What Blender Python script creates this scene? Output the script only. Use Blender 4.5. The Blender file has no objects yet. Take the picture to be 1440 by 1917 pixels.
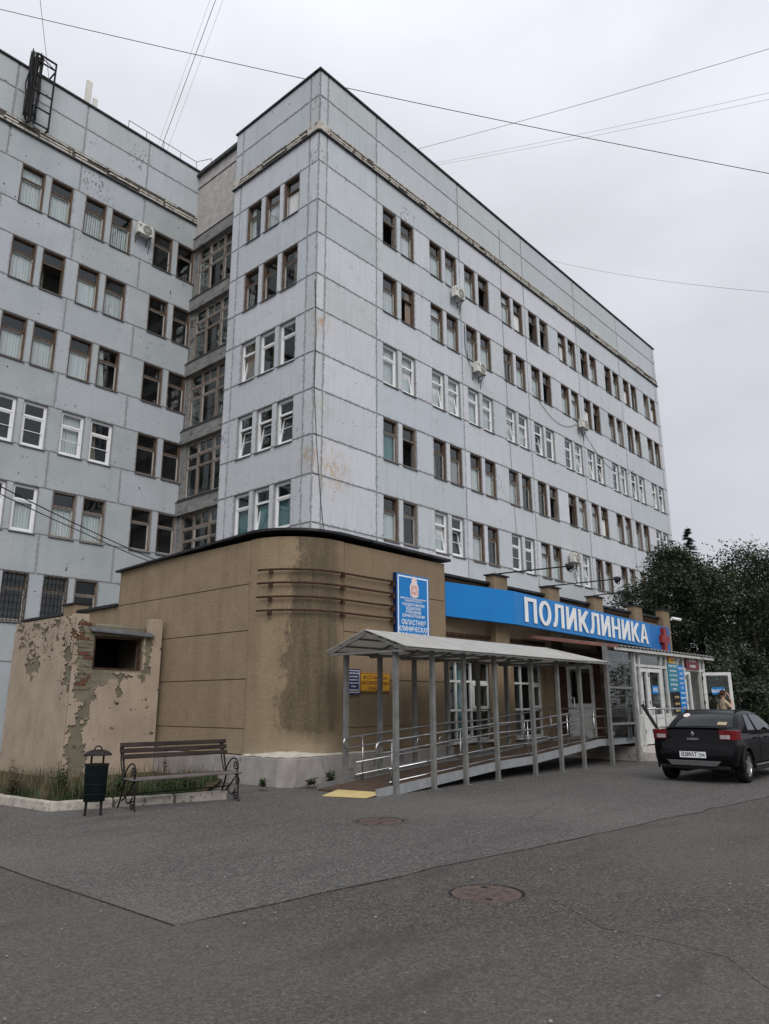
import bpy, bmesh, math, random
from mathutils import Vector, Matrix, noise
random.seed(7)
SC = bpy.context.scene
COL = SC.collection
PI = math.pi
R = math.radians

# ------------------------------------------------------------------ camera
CAM = Vector((-17.2814, -18.9037, 1.6))
YAW, PITCH, ROLL = R(41.729), R(14.4357), R(-0.1925)
fw = Vector((math.cos(PITCH) * math.cos(YAW), math.cos(PITCH) * math.sin(YAW), math.sin(PITCH)))
rt = Vector((math.sin(YAW), -math.cos(YAW), 0))
up = rt.cross(fw)
c_, s_ = math.cos(ROLL), math.sin(ROLL)
rt2 = c_ * rt + s_ * up
up2 = -s_ * rt + c_ * up
cam = bpy.data.objects.new('camera', bpy.data.cameras.new('camera'))
COL.objects.link(cam)
m = Matrix.Identity(4)
for i in range(3):
    m[i][0], m[i][1], m[i][2], m[i][3] = rt2[i], up2[i], -fw[i], CAM[i]
cam.matrix_world = m
cam.data.sensor_fit = 'HORIZONTAL'
cam.data.sensor_width = 36.0
cam.data.lens = 1393.7 / 1440 * 36
cam.data.clip_end = 2000
SC.camera = cam

# ------------------------------------------------------------------ world, sun, exposure
SUN_AZ, SUN_EL = math.atan2(-0.84, -0.54), R(40)
W = bpy.data.worlds.new('World')
SC.world = W
W.use_nodes = True
nt = W.node_tree
nt.nodes.clear()
def wn(t, **k):
    n = nt.nodes.new(t)
    for a, b in k.items():
        setattr(n, a, b)
    return n
out = wn('ShaderNodeOutputWorld')
sky = wn('ShaderNodeTexSky', sky_type='NISHITA', sun_disc=False)
sky.sun_elevation = SUN_EL
sky.sun_rotation = PI / 2 - SUN_AZ
bg1 = wn('ShaderNodeBackground'); bg1.inputs[1].default_value = 0.10
nt.links.new(sky.outputs[0], bg1.inputs[0])
tc = wn('ShaderNodeTexCoord')
sep = wn('ShaderNodeSeparateXYZ'); nt.links.new(tc.outputs['Generated'], sep.inputs[0])
# an overcast sky is brighter towards the zenith: (1 + 2 sin e) / 3
mz = wn('ShaderNodeMath', operation='MAXIMUM'); nt.links.new(sep.outputs[2], mz.inputs[0]); mz.inputs[1].default_value = 0
mg = wn('ShaderNodeMath', operation='MULTIPLY_ADD'); nt.links.new(mz.outputs[0], mg.inputs[0]); mg.inputs[1].default_value = 0.50; mg.inputs[2].default_value = 0.46
mp = wn('ShaderNodeMapping'); mp.inputs['Scale'].default_value = (1.0, 1.0, 2.2)
nt.links.new(tc.outputs['Generated'], mp.inputs[0])
nz = wn('ShaderNodeTexNoise'); nz.inputs['Scale'].default_value = 1.9; nz.inputs['Detail'].default_value = 5; nz.inputs['Roughness'].default_value = 0.5
nt.links.new(mp.outputs[0], nz.inputs[0])
mr = wn('ShaderNodeMapRange'); mr.inputs[1].default_value = 0.3; mr.inputs[2].default_value = 0.7; mr.inputs[3].default_value = 0.80; mr.inputs[4].default_value = 1.07
nt.links.new(nz.outputs[0], mr.inputs[0])
mm = wn('ShaderNodeMath', operation='MULTIPLY'); nt.links.new(mg.outputs[0], mm.inputs[0]); nt.links.new(mr.outputs[0], mm.inputs[1])
bg2 = wn('ShaderNodeBackground'); bg2.inputs[0].default_value = (0.93, 0.95, 1.02, 1)
nt.links.new(mm.outputs[0], bg2.inputs[1])
mx = wn('ShaderNodeMixShader'); mx.inputs[0].default_value = 0.95
nt.links.new(bg1.outputs[0], mx.inputs[1]); nt.links.new(bg2.outputs[0], mx.inputs[2]); nt.links.new(mx.outputs[0], out.inputs[0])

sl = bpy.data.lights.new('sun', 'SUN'); sl.energy = 1.5; sl.angle = R(40); sl.color = (1.0, 0.98, 0.95)
sun = bpy.data.objects.new('sun', sl); COL.objects.link(sun)
sun.rotation_euler = Vector((-math.cos(SUN_EL) * math.cos(SUN_AZ), -math.cos(SUN_EL) * math.sin(SUN_AZ), -math.sin(SUN_EL))).to_track_quat('-Z', 'Y').to_euler()
vs = SC.view_settings
vs.view_transform = 'Standard'; vs.look = 'None'; vs.gamma = 1; vs.exposure = 0.3; vs.use_curve_mapping = False
SC.cycles.max_bounces = 7
SC.cycles.transparent_max_bounces = 16

# ------------------------------------------------------------------ materials
class NT:
    def __init__(s, name):
        s.m = bpy.data.materials.new(name); s.m.use_nodes = True
        s.t = s.m.node_tree; s.b = s.t.nodes['Principled BSDF']; s.o = s.t.nodes['Material Output']
    def n(s, t, ins=None, **k):
        x = s.t.nodes.new(t)
        for a, b in k.items(): setattr(x, a, b)
        for a, b in (ins or {}).items(): s.set(x.inputs[a], b)
        return x
    def set(s, sock, v):
        if hasattr(v, 'is_output') or hasattr(v, 'links'): s.t.links.new(v, sock)
        else:
            if isinstance(v, tuple) and len(v) == 3 and sock.type == 'RGBA': v = (*v, 1)
            sock.default_value = v
    def pos(s, scale=(1, 1, 1)):
        g = s.n('ShaderNodeNewGeometry')
        mpn = s.n('ShaderNodeMapping', {'Vector': g.outputs['Position']}); mpn.inputs['Scale'].default_value = scale
        return mpn.outputs[0]
    def noise(s, vec, scale, detail=4, rough=0.55, dist=0.0):
        x = s.n('ShaderNodeTexNoise', {'Vector': vec, 'Scale': scale, 'Detail': detail, 'Roughness': rough, 'Distortion': dist}); return x.outputs[0]
    def rng(s, v, a, b, c=0.0, d=1.0):
        return s.n('ShaderNodeMapRange', {0: v, 1: a, 2: b, 3: c, 4: d}).outputs[0]
    def mix(s, f, a, b, mode='MIX'):
        x = s.n('ShaderNodeMix', data_type='RGBA', blend_type=mode)
        s.set(x.inputs[0], f); s.set(x.inputs[6], a); s.set(x.inputs[7], b); return x.outputs[2]
    def math(s, op, a, b=0.0, c=0.0):
        x = s.n('ShaderNodeMath', operation=op); s.set(x.inputs[0], a); s.set(x.inputs[1], b); s.set(x.inputs[2], c); return x.outputs[0]
    def bump(s, h, strength=0.3, dist=0.01):
        x = s.n('ShaderNodeBump', {'Height': h, 'Strength': strength, 'Distance': dist}); s.t.links.new(x.outputs[0], s.b.inputs['Normal'])
    def done(s, col=None, rough=None, metal=None):
        if col is not None: s.set(s.b.inputs['Base Color'], col)
        if rough is not None: s.set(s.b.inputs['Roughness'], rough)
        if metal is not None: s.set(s.b.inputs['Metallic'], metal)
        return s.m
MATS = {}
def mottled(name, c1, c2, scale=6, rough=0.7, bump=0.0, bscale=60, metal=0.0, c3=None, scale3=1.5, thr=0.6, stretch=(1, 1, 1)):
    k = NT(name); p = k.pos(stretch)
    a = k.noise(p, scale, 5, 0.6)
    col = k.mix(k.rng(a, 0.35, 0.65), c1, c2)
    if c3:
        b = k.noise(p, scale3, 6, 0.65, 0.5)
        col = k.mix(k.rng(b, thr, thr + 0.06), col, c3)
    if bump: k.bump(k.noise(k.pos(), bscale, 3, 0.6), bump, 0.01)
    if metal < 0.5: k.b.inputs['Specular IOR Level'].default_value = 0.3 if max(c1) > 0.05 else 0.12
    MATS[name] = k.done(col, rough, metal)
    return MATS[name]

# facade panel: cement paint, a tint per panel, mortar smeared at the edges, streaks, rust and peeling spots
def facade_mat():
    k = NT('facade_paint'); p = k.pos()
    oi = k.n('ShaderNodeObjectInfo')
    ramp = k.n('ShaderNodeValToRGB', {'Fac': oi.outputs['Random']})
    el = ramp.color_ramp.elements
    el[0].position = 0.0; el[0].color = (0.470, 0.500, 0.505, 1)
    el[1].position = 1.0; el[1].color = (0.520, 0.530, 0.560, 1)
    for ps, cc in ((0.2, (0.500, 0.515, 0.545, 1)), (0.38, (0.550, 0.560, 0.592, 1)), (0.5, (0.415, 0.460, 0.465, 1)), (0.62, (0.510, 0.522, 0.552, 1)), (0.74, (0.435, 0.485, 0.520, 1)), (0.80, (0.505, 0.520, 0.550, 1)), (0.9, (0.570, 0.578, 0.608, 1))):
        e = el.new(ps); e.color = cc
    col = ramp.outputs[0]
    # older, greener coat on the parapet and on the left wing
    sp = k.n('ShaderNodeSeparateXYZ', {0: p})
    col = k.mix(k.math('MULTIPLY', k.rng(sp.outputs[1], 8.0, 8.5), 0.9), col, k.mix(oi.outputs['Random'], (0.285, 0.320, 0.315), (0.345, 0.370, 0.400)))
    old = k.rng(sp.outputs[2], 24.2, 24.9)
    col = k.mix(k.math('MULTIPLY', old, 0.7), col, k.mix(oi.outputs['Random'], (0.385, 0.420, 0.415), (0.415, 0.440, 0.465)))
    big = k.noise(p, 0.45, 4, 0.6)
    col = k.mix(k.rng(big, 0.35, 0.7, 0.0, 0.35), col, (0.57, 0.58, 0.63))
    col = k.mix(k.rng(k.noise(k.pos((1, 1, 1.4)), 0.9, 6, 0.7), 0.50, 0.68, 0.0, 0.40), col, (0.40, 0.425, 0.42))
    col = k.mix(k.rng(k.noise(k.pos((8, 8, 0.30)), 1.0, 4, 0.6), 0.55, 0.75, 0.0, 0.32), col, (0.30, 0.31, 0.31))
    st = k.noise(k.pos((3.5, 3.5, 0.22)), 1.0, 5, 0.65)
    col = k.mix(k.rng(st, 0.52, 0.75, 0.0, 0.30), col, (0.27, 0.29, 0.29))
    sp1 = k.noise(p, 38, 3, 0.7)
    col = k.mix(k.rng(sp1, 0.42, 0.62, 0.20, 0.0), col, (0.27, 0.28, 0.29))
    # peeled specks and holes
    pe = k.noise(p, 2.1, 2, 0.5); pf = k.noise(p, 14, 4, 0.7)
    peel = k.math('MULTIPLY', k.rng(pe, 0.66, 0.72), k.rng(pf, 0.56, 0.60))
    col = k.mix(peel, col, (0.085, 0.085, 0.08))
    for (cx, cy, cz), rad in (((5.6, 0, 23.1), 0.75), ((12.3, 0, 11.9), 0.6), ((0.0, 0.12, 23.2), 0.5), ((0.0, 0.05, 25.6), 0.55), ((-4.9, 9, 23.6), 0.75), ((-4.4, 9, 23.0), 0.6), ((-2.9, 9, 26.1), 0.75), ((0, 5.4, 12.2), 0.5)):
        d = k.n('ShaderNodeVectorMath', {0: p, 1: (cx, cy, cz)}, operation='DISTANCE').outputs['Value']
        mk = k.math('MULTIPLY', k.rng(d, rad, rad * 0.6), k.rng(k.noise(k.pos((1.3, 1.3, 0.7)), 8, 4, 0.7), 0.57, 0.60))
        col = k.mix(mk, col, (0.10, 0.10, 0.095))
    pin = k.noise(p, 6.5, 1, 0.4)
    col = k.mix(k.rng(pin, 0.775, 0.785), col, (0.06, 0.06, 0.06))
    # rust and moss stains by the corner, each with a shape of its own
    for (cx, cy, cz), rad, cc in (((0.25, 0, 15.65), 0.75, (0.40, 0.22, 0.08)), ((0.35, 0, 12.2), 0.8, (0.36, 0.38, 0.26)), ((0.9, 0, 9.95), 1.3, (0.42, 0.27, 0.13)), ((0.0, 0.25, 10.2), 0.6, (0.34, 0.20, 0.09)), ((0.2, -0.1, 21.9), 0.0, (0.1, 0.1, 0.1))):
        if rad == 0: continue
        d = k.n('ShaderNodeVectorMath', {0: p, 1: (cx, cy, cz)}, operation='DISTANCE').outputs['Value']
        ns = k.noise(k.pos((3, 3, 1.3)), 1.5, 5, 0.7)
        mk = k.math('MULTIPLY', k.rng(d, rad, 0.1, 0, 1), k.rng(ns, 0.45, 0.62))
        col = k.mix(k.math('MULTIPLY', mk, 0.85), col, cc)
    # mortar at the joints
    ed = k.n('ShaderNodeAttribute', attribute_name='edge').outputs['Fac']
    en = k.noise(p, 7, 5, 0.7)
    mk = k.rng(k.math('ADD', ed, k.math('MULTIPLY', k.math('SUBTRACT', en, 0.5), 3.0)), 0.04, 0.24, 1, 0)
    col = k.mix(k.math('MULTIPLY', mk, 0.85), col, (0.27, 0.275, 0.28))
    col = k.mix(1.0, col, (1.08, 1.085, 1.085), 'MULTIPLY')
    k.bump(k.noise(p, 30, 4, 0.7), 0.35, 0.01)
    return k.done(col, 0.9)
FACADE = facade_mat()
MORTAR = mottled('joint_mortar', (0.22, 0.225, 0.23), (0.31, 0.315, 0.32), 9, 0.95, 0.5, 40)
CONC_OLD = mottled('bare_concrete', (0.17, 0.175, 0.17), (0.27, 0.26, 0.25), 2.5, 0.95, 0.4, 30, c3=(0.10, 0.10, 0.095), scale3=1.3, thr=0.56, stretch=(1, 1, 2.2))
BRICKWHITE = mottled('pale_brickwork', (0.36, 0.34, 0.32), (0.47, 0.45, 0.43), 3, 0.95, 0.5, 25, c3=(0.24, 0.15, 0.12), scale3=4, thr=0.64)
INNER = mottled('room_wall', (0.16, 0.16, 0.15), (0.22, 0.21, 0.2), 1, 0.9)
WOOD = mottled('weathered_brown_wood', (0.070, 0.044, 0.030), (0.150, 0.105, 0.075), 5, 0.8, 0.3, 60, c3=(0.27, 0.22, 0.17), scale3=7, thr=0.63, stretch=(3, 3, 0.5))
WOODPALE = mottled('worn_pale_sash_paint', (0.32, 0.30, 0.27), (0.50, 0.49, 0.46), 6, 0.8, 0.2, 60, c3=(0.16, 0.12, 0.09), scale3=6, thr=0.58, stretch=(3, 3, 0.6))
WOODGREY = mottled('grey_peeling_wood', (0.14, 0.11, 0.09), (0.28, 0.24, 0.205), 5, 0.85, 0.3, 50, c3=(0.08, 0.055, 0.045), scale3=5, thr=0.57, stretch=(3, 3, 0.4))
PVC = mottled('white_pvc', (0.72, 0.73, 0.74), (0.80, 0.80, 0.80), 2, 0.35)
PVCDOOR = mottled('dulled_white_door', (0.52, 0.52, 0.50), (0.64, 0.64, 0.62), 3, 0.45, c3=(0.42, 0.41, 0.38), scale3=2, thr=0.62)
PVCDIRTSHADE = mottled('greyed_white_frame', (0.42, 0.42, 0.40), (0.56, 0.56, 0.54), 3, 0.5, c3=(0.30, 0.30, 0.28), scale3=2, thr=0.6)  # dirty white; its grey also stands in for shade on the annex windows
SILL = mottled('zinc_sill', (0.12, 0.125, 0.13), (0.20, 0.21, 0.22), 4, 0.5, metal=0.6)
BLACKTIN = mottled('black_roof_flashing', (0.018, 0.019, 0.022), (0.05, 0.05, 0.055), 3, 0.5, metal=0.3)
COPING = mottled('dark_coping', (0.045, 0.047, 0.05), (0.09, 0.09, 0.092), 4, 0.7)
CORNICE = mottled('rotten_cornice', (0.045, 0.036, 0.03), (0.13, 0.11, 0.09), 7, 0.95, 0.5, 20)
CORNPALE = mottled('pale_cornice_strip', (0.42, 0.40, 0.35), (0.58, 0.55, 0.50), 8, 0.95, 0.4, 20, c3=(0.16, 0.11, 0.08), scale3=5, thr=0.56)
def glass_mat(name, tint, refl=1.0, rough=0.02):
    k = NT(name)
    tr = k.n('ShaderNodeBsdfTransparent', {0: tint}); gl = k.n('ShaderNodeBsdfGlossy', {0: (0.9, 0.93, 0.95), 1: rough})
    p = k.pos(); nb = k.n('ShaderNodeBump', {'Height': k.noise(p, 1.7, 2, 0.5), 'Strength': 0.04, 'Distance': 0.05})
    k.t.links.new(nb.outputs[0], gl.inputs['Normal'])
    fc = k.n('ShaderNodeLayerWeight', {0: 0.5}).outputs['Facing']
    fr = k.math('MULTIPLY_ADD', k.math('POWER', fc, 4.0), 0.9 * refl, 0.045 * refl)
    mxs = k.n('ShaderNodeMixShader', {0: fr, 1: tr.outputs[0], 2: gl.outputs[0]})
    k.t.links.new(mxs.outputs[0], k.o.inputs[0]); MATS[name] = k.m; return k.m
GLASS = glass_mat('window_glass', (0.88, 0.91, 0.91), 0.9)
GLASSDARK = glass_mat('tinted_car_glass', (0.10, 0.11, 0.12), 1.0)
def fabric(name, c, tr=0.25):
    k = NT(name); w = k.n('ShaderNodeTexNoise', {'Vector': k.pos((14, 14, 0.6)), 'Scale': 1.0})
    col = k.mix(k.rng(w.outputs[0], 0.3, 0.7), tuple(x * 0.78 for x in c), c)
    k.done(col, 0.95)
    t = k.n('ShaderNodeBsdfTranslucent', {0: col})
    mxs = k.n('ShaderNodeMixShader', {0: tr, 1: k.b.outputs[0], 2: t.outputs[0]}); k.t.links.new(mxs.outputs[0], k.o.inputs[0])
    return k.m
CURTAIN = fabric('white_curtain', (0.90, 0.90, 0.90), 0.2)
CURTAINTEAL = fabric('teal_blind', (0.22, 0.40, 0.42))
CURTAINTAN = fabric('tan_curtain', (0.42, 0.33, 0.27))
CURTAINPINK = fabric('pale_pink_curtain', (0.60, 0.52, 0.53))
def stucco_mat():
    # rendered wall; UV = metres along the wall, metres up. A wide damp stain runs down the rounded corner.
    k = NT('tan_stucco'); p = k.pos()
    uv = k.n('ShaderNodeUVMap').outputs[0]
    sp = k.n('ShaderNodeSeparateXYZ', {0: uv}); u, v = sp.outputs[0], sp.outputs[1]
    a = k.noise(p, 2.2, 5, 0.6)
    col = k.mix(k.rng(a, 0.3, 0.7), (0.296, 0.220, 0.136), (0.354, 0.268, 0.168))
    col = k.mix(k.rng(k.noise(k.pos((2, 2, 0.25)), 1.2, 5, 0.6), 0.5, 0.75, 0, 0.4), col, (0.15, 0.108, 0.066))
    g = k.noise(p, 55, 3, 0.75)
    col = k.mix(k.rng(g, 0.40, 0.60, 0.36, 0.0), col, (0.10, 0.073, 0.046))
    # stain: left edge drifts left on the way down, right edge at the end of the curve
    nn = k.noise(p, 1.6, 5, 0.65)
    wob = k.math('MULTIPLY', k.math('SUBTRACT', nn, 0.5), 0.7)
    le = k.math('ADD', k.math('MULTIPLY', v, 0.10), 6.22)
    dl = k.math('SUBTRACT', k.math('ADD', u, wob), le)
    mk = k.math('MULTIPLY', k.rng(k.math('ADD', dl, k.math('MULTIPLY', k.math('SUBTRACT', k.noise(k.pos((1, 1, 0.45)), 9, 5, 0.75), 0.5), 0.9)), 0.0, 0.16), k.rng(k.math('ADD', u, k.math('MULTIPLY', wob, 0.5)), 7.72, 7.95, 1, 0))
    mk = k.math('MULTIPLY', mk, k.rng(k.math('ADD', v, wob), 0.75, 1.1))
    st2 = k.math('MULTIPLY', k.rng(k.noise(k.pos((2.5, 2.5, 0.35)), 2.2, 6, 0.75), 0.30, 0.62, 0.58, 1.0), k.rng(k.noise(p, 26, 3, 0.7), 0.35, 0.6, 0.72, 1.0))
    col = k.mix(k.math('MULTIPLY', k.math('MULTIPLY', mk, st2), 0.95), col, (0.068, 0.053, 0.033))
    # darker brown front, with the canopy's shade mixed into the colour
    col = k.mix(k.rng(u, 7.75, 7.9, 0, 0.40), col, (0.155, 0.105, 0.062))
    # dirt and lime at the foot
    foot = k.math('MULTIPLY', k.rng(k.math('ADD', v, k.math('MULTIPLY', wob, 0.5)), 1.05, 0.6, 0, 1), k.rng(u, 8.4, 7.6, 0, 1))
    col = k.mix(k.math('MULTIPLY', foot, 0.55), col, (0.30, 0.255, 0.18))
    k.bump(k.math('ADD', g, k.math('MULTIPLY', k.noise(p, 13, 4, 0.7), 1.1)), 0.9, 0.020)
    return k.done(col, 0.95)
STUCCO = stucco_mat()
JOINTBROWN = mottled('scored_joint', (0.13, 0.095, 0.06), (0.19, 0.14, 0.09), 8, 0.95)
PLINTH = mottled('whitewashed_plinth', (0.24, 0.22, 0.205), (0.34, 0.315, 0.295), 3, 0.95, 0.5, 30, c3=(0.15, 0.14, 0.125), scale3=2.5, thr=0.60, stretch=(1, 1, 0.7))
LIME = mottled('lime_ledge', (0.40, 0.38, 0.31), (0.52, 0.50, 0.42), 6, 0.95, 0.4, 30, c3=(0.26, 0.23, 0.18), scale3=4, thr=0.6)
RUST = mottled('rusty_brown_iron', (0.035, 0.020, 0.015), (0.08, 0.042, 0.028), 9, 0.8, 0.3, 60)
STEELGREY = mottled('grey_painted_steel', (0.135, 0.135, 0.13), (0.195, 0.195, 0.187), 6, 0.55, metal=0.1, c3=(0.11, 0.095, 0.08), scale3=4, thr=0.66)
BEAM = mottled('pale_grey_beam', (0.20, 0.21, 0.22), (0.27, 0.28, 0.29), 4, 0.55, c3=(0.2, 0.19, 0.18), scale3=3, thr=0.64)
CHROME = mottled('stainless_rail', (0.38, 0.38, 0.385), (0.50, 0.50, 0.50), 6, 0.28, metal=0.95)
DECK = mottled('red_brown_mat', (0.060, 0.040, 0.030), (0.105, 0.070, 0.050), 5, 0.95, 0.5, 60, c3=(0.06, 0.045, 0.035), scale3=2, thr=0.58)
YELLOWBOARD = mottled('yellow_plywood', (0.52, 0.40, 0.17), (0.60, 0.48, 0.23), 5, 0.7, c3=(0.40, 0.31, 0.15), scale3=3, thr=0.62)
def poly_mat():
    k = NT('polycarbonate_sheet'); p = k.pos()
    col = k.mix(k.rng(k.noise(p, 3, 5, 0.6), 0.35, 0.7), (0.50, 0.49, 0.46), (0.64, 0.63, 0.60))
    col = k.mix(k.rng(k.noise(k.pos((1, 1, 1)), 9, 3, 0.6), 0.68, 0.72), col, (0.82, 0.82, 0.80))
    k.done(col, 0.45)
    t = k.n('ShaderNodeBsdfTranslucent', {0: (0.80, 0.78, 0.72)})
    ms = k.n('ShaderNodeMixShader', {0: 0.35, 1: k.b.outputs[0], 2: t.outputs[0]}); k.t.links.new(ms.outputs[0], k.o.inputs[0])
    return k.m
POLY = poly_mat()
BLUE = mottled('blue_sign_film', (0.003, 0.160, 0.450), (0.004, 0.182, 0.500), 0.8, 0.35)
BLUE2 = mottled('weathered_blue_film', (0.006, 0.10, 0.33), (0.010, 0.15, 0.44), 2.0, 0.45, c3=(0.10, 0.23, 0.45), scale3=1.4, thr=0.62, stretch=(1, 1, 0.4))
NAVY = mottled('navy_sign_film', (0.012, 0.02, 0.09), (0.016, 0.026, 0.11), 2, 0.4)
TEAL = mottled('teal_sign_film', (0.02, 0.17, 0.24), (0.03, 0.20, 0.28), 2, 0.4)
YELLOW = mottled('yellow_sign_film', (0.55, 0.27, 0.02), (0.62, 0.32, 0.03), 2, 0.4)
DKRED = mottled('dark_red_film', (0.12, 0.012, 0.02), (0.15, 0.016, 0.025), 2, 0.4)
WHITE = mottled('white_letter', (0.70, 0.70, 0.69), (0.80, 0.80, 0.79), 3, 0.5)
WHITEPRINT = mottled('white_print', (0.72, 0.74, 0.76), (0.80, 0.80, 0.80), 3, 0.5)
CREST = mottled('pale_pink_crest', (0.62, 0.44, 0.42), (0.80, 0.72, 0.70), 22, 0.5)
CRESTDARK = mottled('pink_crest_detail', (0.50, 0.26, 0.24), (0.60, 0.36, 0.34), 30, 0.5)
DARKPRINT = mottled('dark_print', (0.09, 0.04, 0.015), (0.11, 0.05, 0.02), 3, 0.6)
REDCROSS = mottled('faded_red_cross', (0.20, 0.02, 0.022), (0.27, 0.03, 0.03), 4, 0.4)
CABLE = mottled('black_cable', (0.02, 0.02, 0.022), (0.03, 0.03, 0.03), 3, 0.6)
CABLEGREY = mottled('grey_cable', (0.16, 0.16, 0.17), (0.2, 0.2, 0.21), 3, 0.6)
ACWHITE = mottled('cream_plastic', (0.56, 0.55, 0.50), (0.66, 0.65, 0.60), 4, 0.5, c3=(0.40, 0.38, 0.33), scale3=3, thr=0.62)
ACDARK = mottled('dark_grille', (0.05, 0.05, 0.05), (0.08, 0.08, 0.08), 4, 0.6)
IRON = mottled('black_wrought_iron', (0.012, 0.011, 0.011), (0.03, 0.026, 0.024), 20, 0.55, 0.2, 80)
SLATDARK = mottled('dark_brown_slat', (0.022, 0.016, 0.014), (0.045, 0.033, 0.028), 5, 0.5, 0.2, 50, stretch=(0.3, 3, 3))
SLATWORN = mottled('worn_mauve_slat', (0.075, 0.062, 0.060), (0.16, 0.135, 0.13), 4, 0.6, 0.2, 50, c3=(0.05, 0.038, 0.036), scale3=2.5, thr=0.55, stretch=(0.35, 3, 3))
BINGREEN = mottled('dark_green_tin', (0.005, 0.009, 0.009), (0.008, 0.014, 0.014), 4, 0.5, c3=(0.03, 0.022, 0.018), scale3=6, thr=0.66)
KERB = mottled('whitewashed_kerb', (0.30, 0.265, 0.23), (0.45, 0.41, 0.36), 5, 0.95, 0.6, 30, c3=(0.15, 0.13, 0.11), scale3=7, thr=0.57)
SOIL = mottled('dry_soil', (0.05, 0.036, 0.022), (0.09, 0.065, 0.04), 6, 1.0, 0.8, 18)
BRICK = mottled('old_red_brick', (0.085, 0.035, 0.022), (0.15, 0.065, 0.042), 9, 0.95, 0.6, 40, c3=(0.10, 0.07, 0.055), scale3=5, thr=0.55)
CEMENT = mottled('grey_green_cement', (0.135, 0.120, 0.086), (0.195, 0.172, 0.128), 3, 0.97, 0.7, 25, c3=(0.07, 0.062, 0.046), scale3=4, thr=0.6)
def plaster_mat():
    k = NT('pink_plaster'); p = k.pos()
    col = k.mix(k.rng(k.noise(p, 1.6, 5, 0.6), 0.35, 0.65), (0.305, 0.240, 0.182), (0.380, 0.305, 0.235))
    col = k.mix(k.rng(k.noise(k.pos((2, 2, 0.4)), 2.5, 5, 0.65), 0.55, 0.75, 0, 0.35), col, (0.19, 0.15, 0.11))
    col = k.mix(k.rng(k.noise(p, 7, 2, 0.5), 0.72, 0.74), col, (0.12, 0.10, 0.075))
    k.bump(k.noise(p, 25, 4, 0.7), 0.4, 0.01)
    return k.done(col, 0.95)
PLASTER = plaster_mat()
def asphalt(name, c1, c2, speck, tone=1.0):
    k = NT(name); p = k.pos()
    col = k.mix(k.rng(k.noise(p, 0.35, 6, 0.6, 0.4), 0.32, 0.68), c1, c2)
    col = k.mix(k.rng(k.noise(p, 2.4, 5, 0.65), 0.4, 0.75, 0, 0.45), col, tuple(x * 0.62 for x in c1))
    sp = k.n('ShaderNodeTexVoronoi', {'Vector': p, 'Scale': 82.0})
    rg = k.n('ShaderNodeSeparateColor', {0: sp.outputs['Color']}).outputs[0]
    col = k.mix(k.rng(rg, 0.74, 0.98, 0, 0.62), col, speck)
    st = k.n('ShaderNodeTexVoronoi', {'Vector': p, 'Scale': 48.0})
    sv = k.rng(k.n('ShaderNodeSeparateColor', {0: st.outputs['Color']}).outputs[1], 0.0, 1.0, 0.30, 1.65)
    cc = k.n('ShaderNodeCombineColor', {0: sv, 1: sv, 2: sv})
    col = k.mix(1.0, col, cc.outputs[0], 'MULTIPLY')
    gr = k.noise(p, 52, 3, 0.9); g2 = k.noise(p, 19, 3, 0.8)
    col = k.mix(k.rng(gr, 0.53, 0.64, 0, 0.75), col, tuple(x * 2.1 for x in c2))
    col = k.mix(k.rng(gr, 0.47, 0.36, 0, 0.85), col, tuple(x * 0.22 for x in c1))
    col = k.mix(k.rng(g2, 0.52, 0.68, 0, 0.35), col, tuple(x * 1.6 for x in c2))
    col = k.mix(k.rng(g2, 0.46, 0.32, 0, 0.40), col, tuple(x * 0.45 for x in c1))
    col = k.mix(k.rng(rg, 0.28, 0.04, 0, 0.6), col, (0.018, 0.017, 0.016))
    # fine cracks
    vd = k.n('ShaderNodeMix', data_type='VECTOR'); 
    nw = k.n('ShaderNodeTexNoise', {'Vector': p, 'Scale': 1.3, 'Detail': 5.0})
    off = k.n('ShaderNodeVectorMath', {0: nw.outputs['Color']}, operation='SCALE'); off.inputs['Scale'].default_value = 1.4
    pv = k.n('ShaderNodeVectorMath', {0: p, 1: off.outputs[0]}, operation='ADD')
    vc = k.n('ShaderNodeTexVoronoi', {'Vector': pv.outputs[0], 'Scale': 0.34}, feature='DISTANCE_TO_EDGE')
    where = k.rng(k.noise(p, 0.5, 3, 0.5), 0.55, 0.63)
    crack = k.math('MULTIPLY', k.rng(vc.outputs[0], 0.003, 0.010, 1, 0), where)
    col = k.mix(k.math('MULTIPLY', crack, 0.22), col, (0.02, 0.018, 0.016))
    col = k.mix(k.rng(k.noise(p, 0.18, 3, 0.5), 0.45, 0.62, 0, 0.40), col, tuple(x * 1.45 for x in c2))
    col = k.mix(k.rng(k.noise(k.pos((0.6, 2.2, 1)), 0.8, 4, 0.6), 0.55, 0.68, 0, 0.42), col, tuple(x * 0.55 for x in c1))
    # dusty blots and oil
    col = k.mix(k.rng(k.noise(p, 0.9, 3, 0.5), 0.66, 0.72, 0, 0.35), col, tuple(x * 1.35 for x in c2))
    hgt = k.math('ADD', k.noise(p, 90, 2, 0.7), k.math('MULTIPLY', rg, 0.6))
    k.bump(k.math('SUBTRACT', hgt, k.math('MULTIPLY', crack, 0.8)), 0.7, 0.014)
    return k.done(col, 0.88)
ASPH_OLD = asphalt('worn_dark_asphalt', (0.061, 0.054, 0.047), (0.078, 0.069, 0.061), (0.16, 0.147, 0.133))
ASPH_NEW = asphalt('greyer_asphalt', (0.082, 0.076, 0.069), (0.102, 0.095, 0.087), (0.16, 0.15, 0.138))
ASPH_3 = asphalt('brownish_asphalt', (0.062, 0.053, 0.046), (0.078, 0.068, 0.060), (0.14, 0.128, 0.12))
SEAM = mottled('tar_seam', (0.020, 0.018, 0.016), (0.034, 0.031, 0.028), 8, 0.9)
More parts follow.
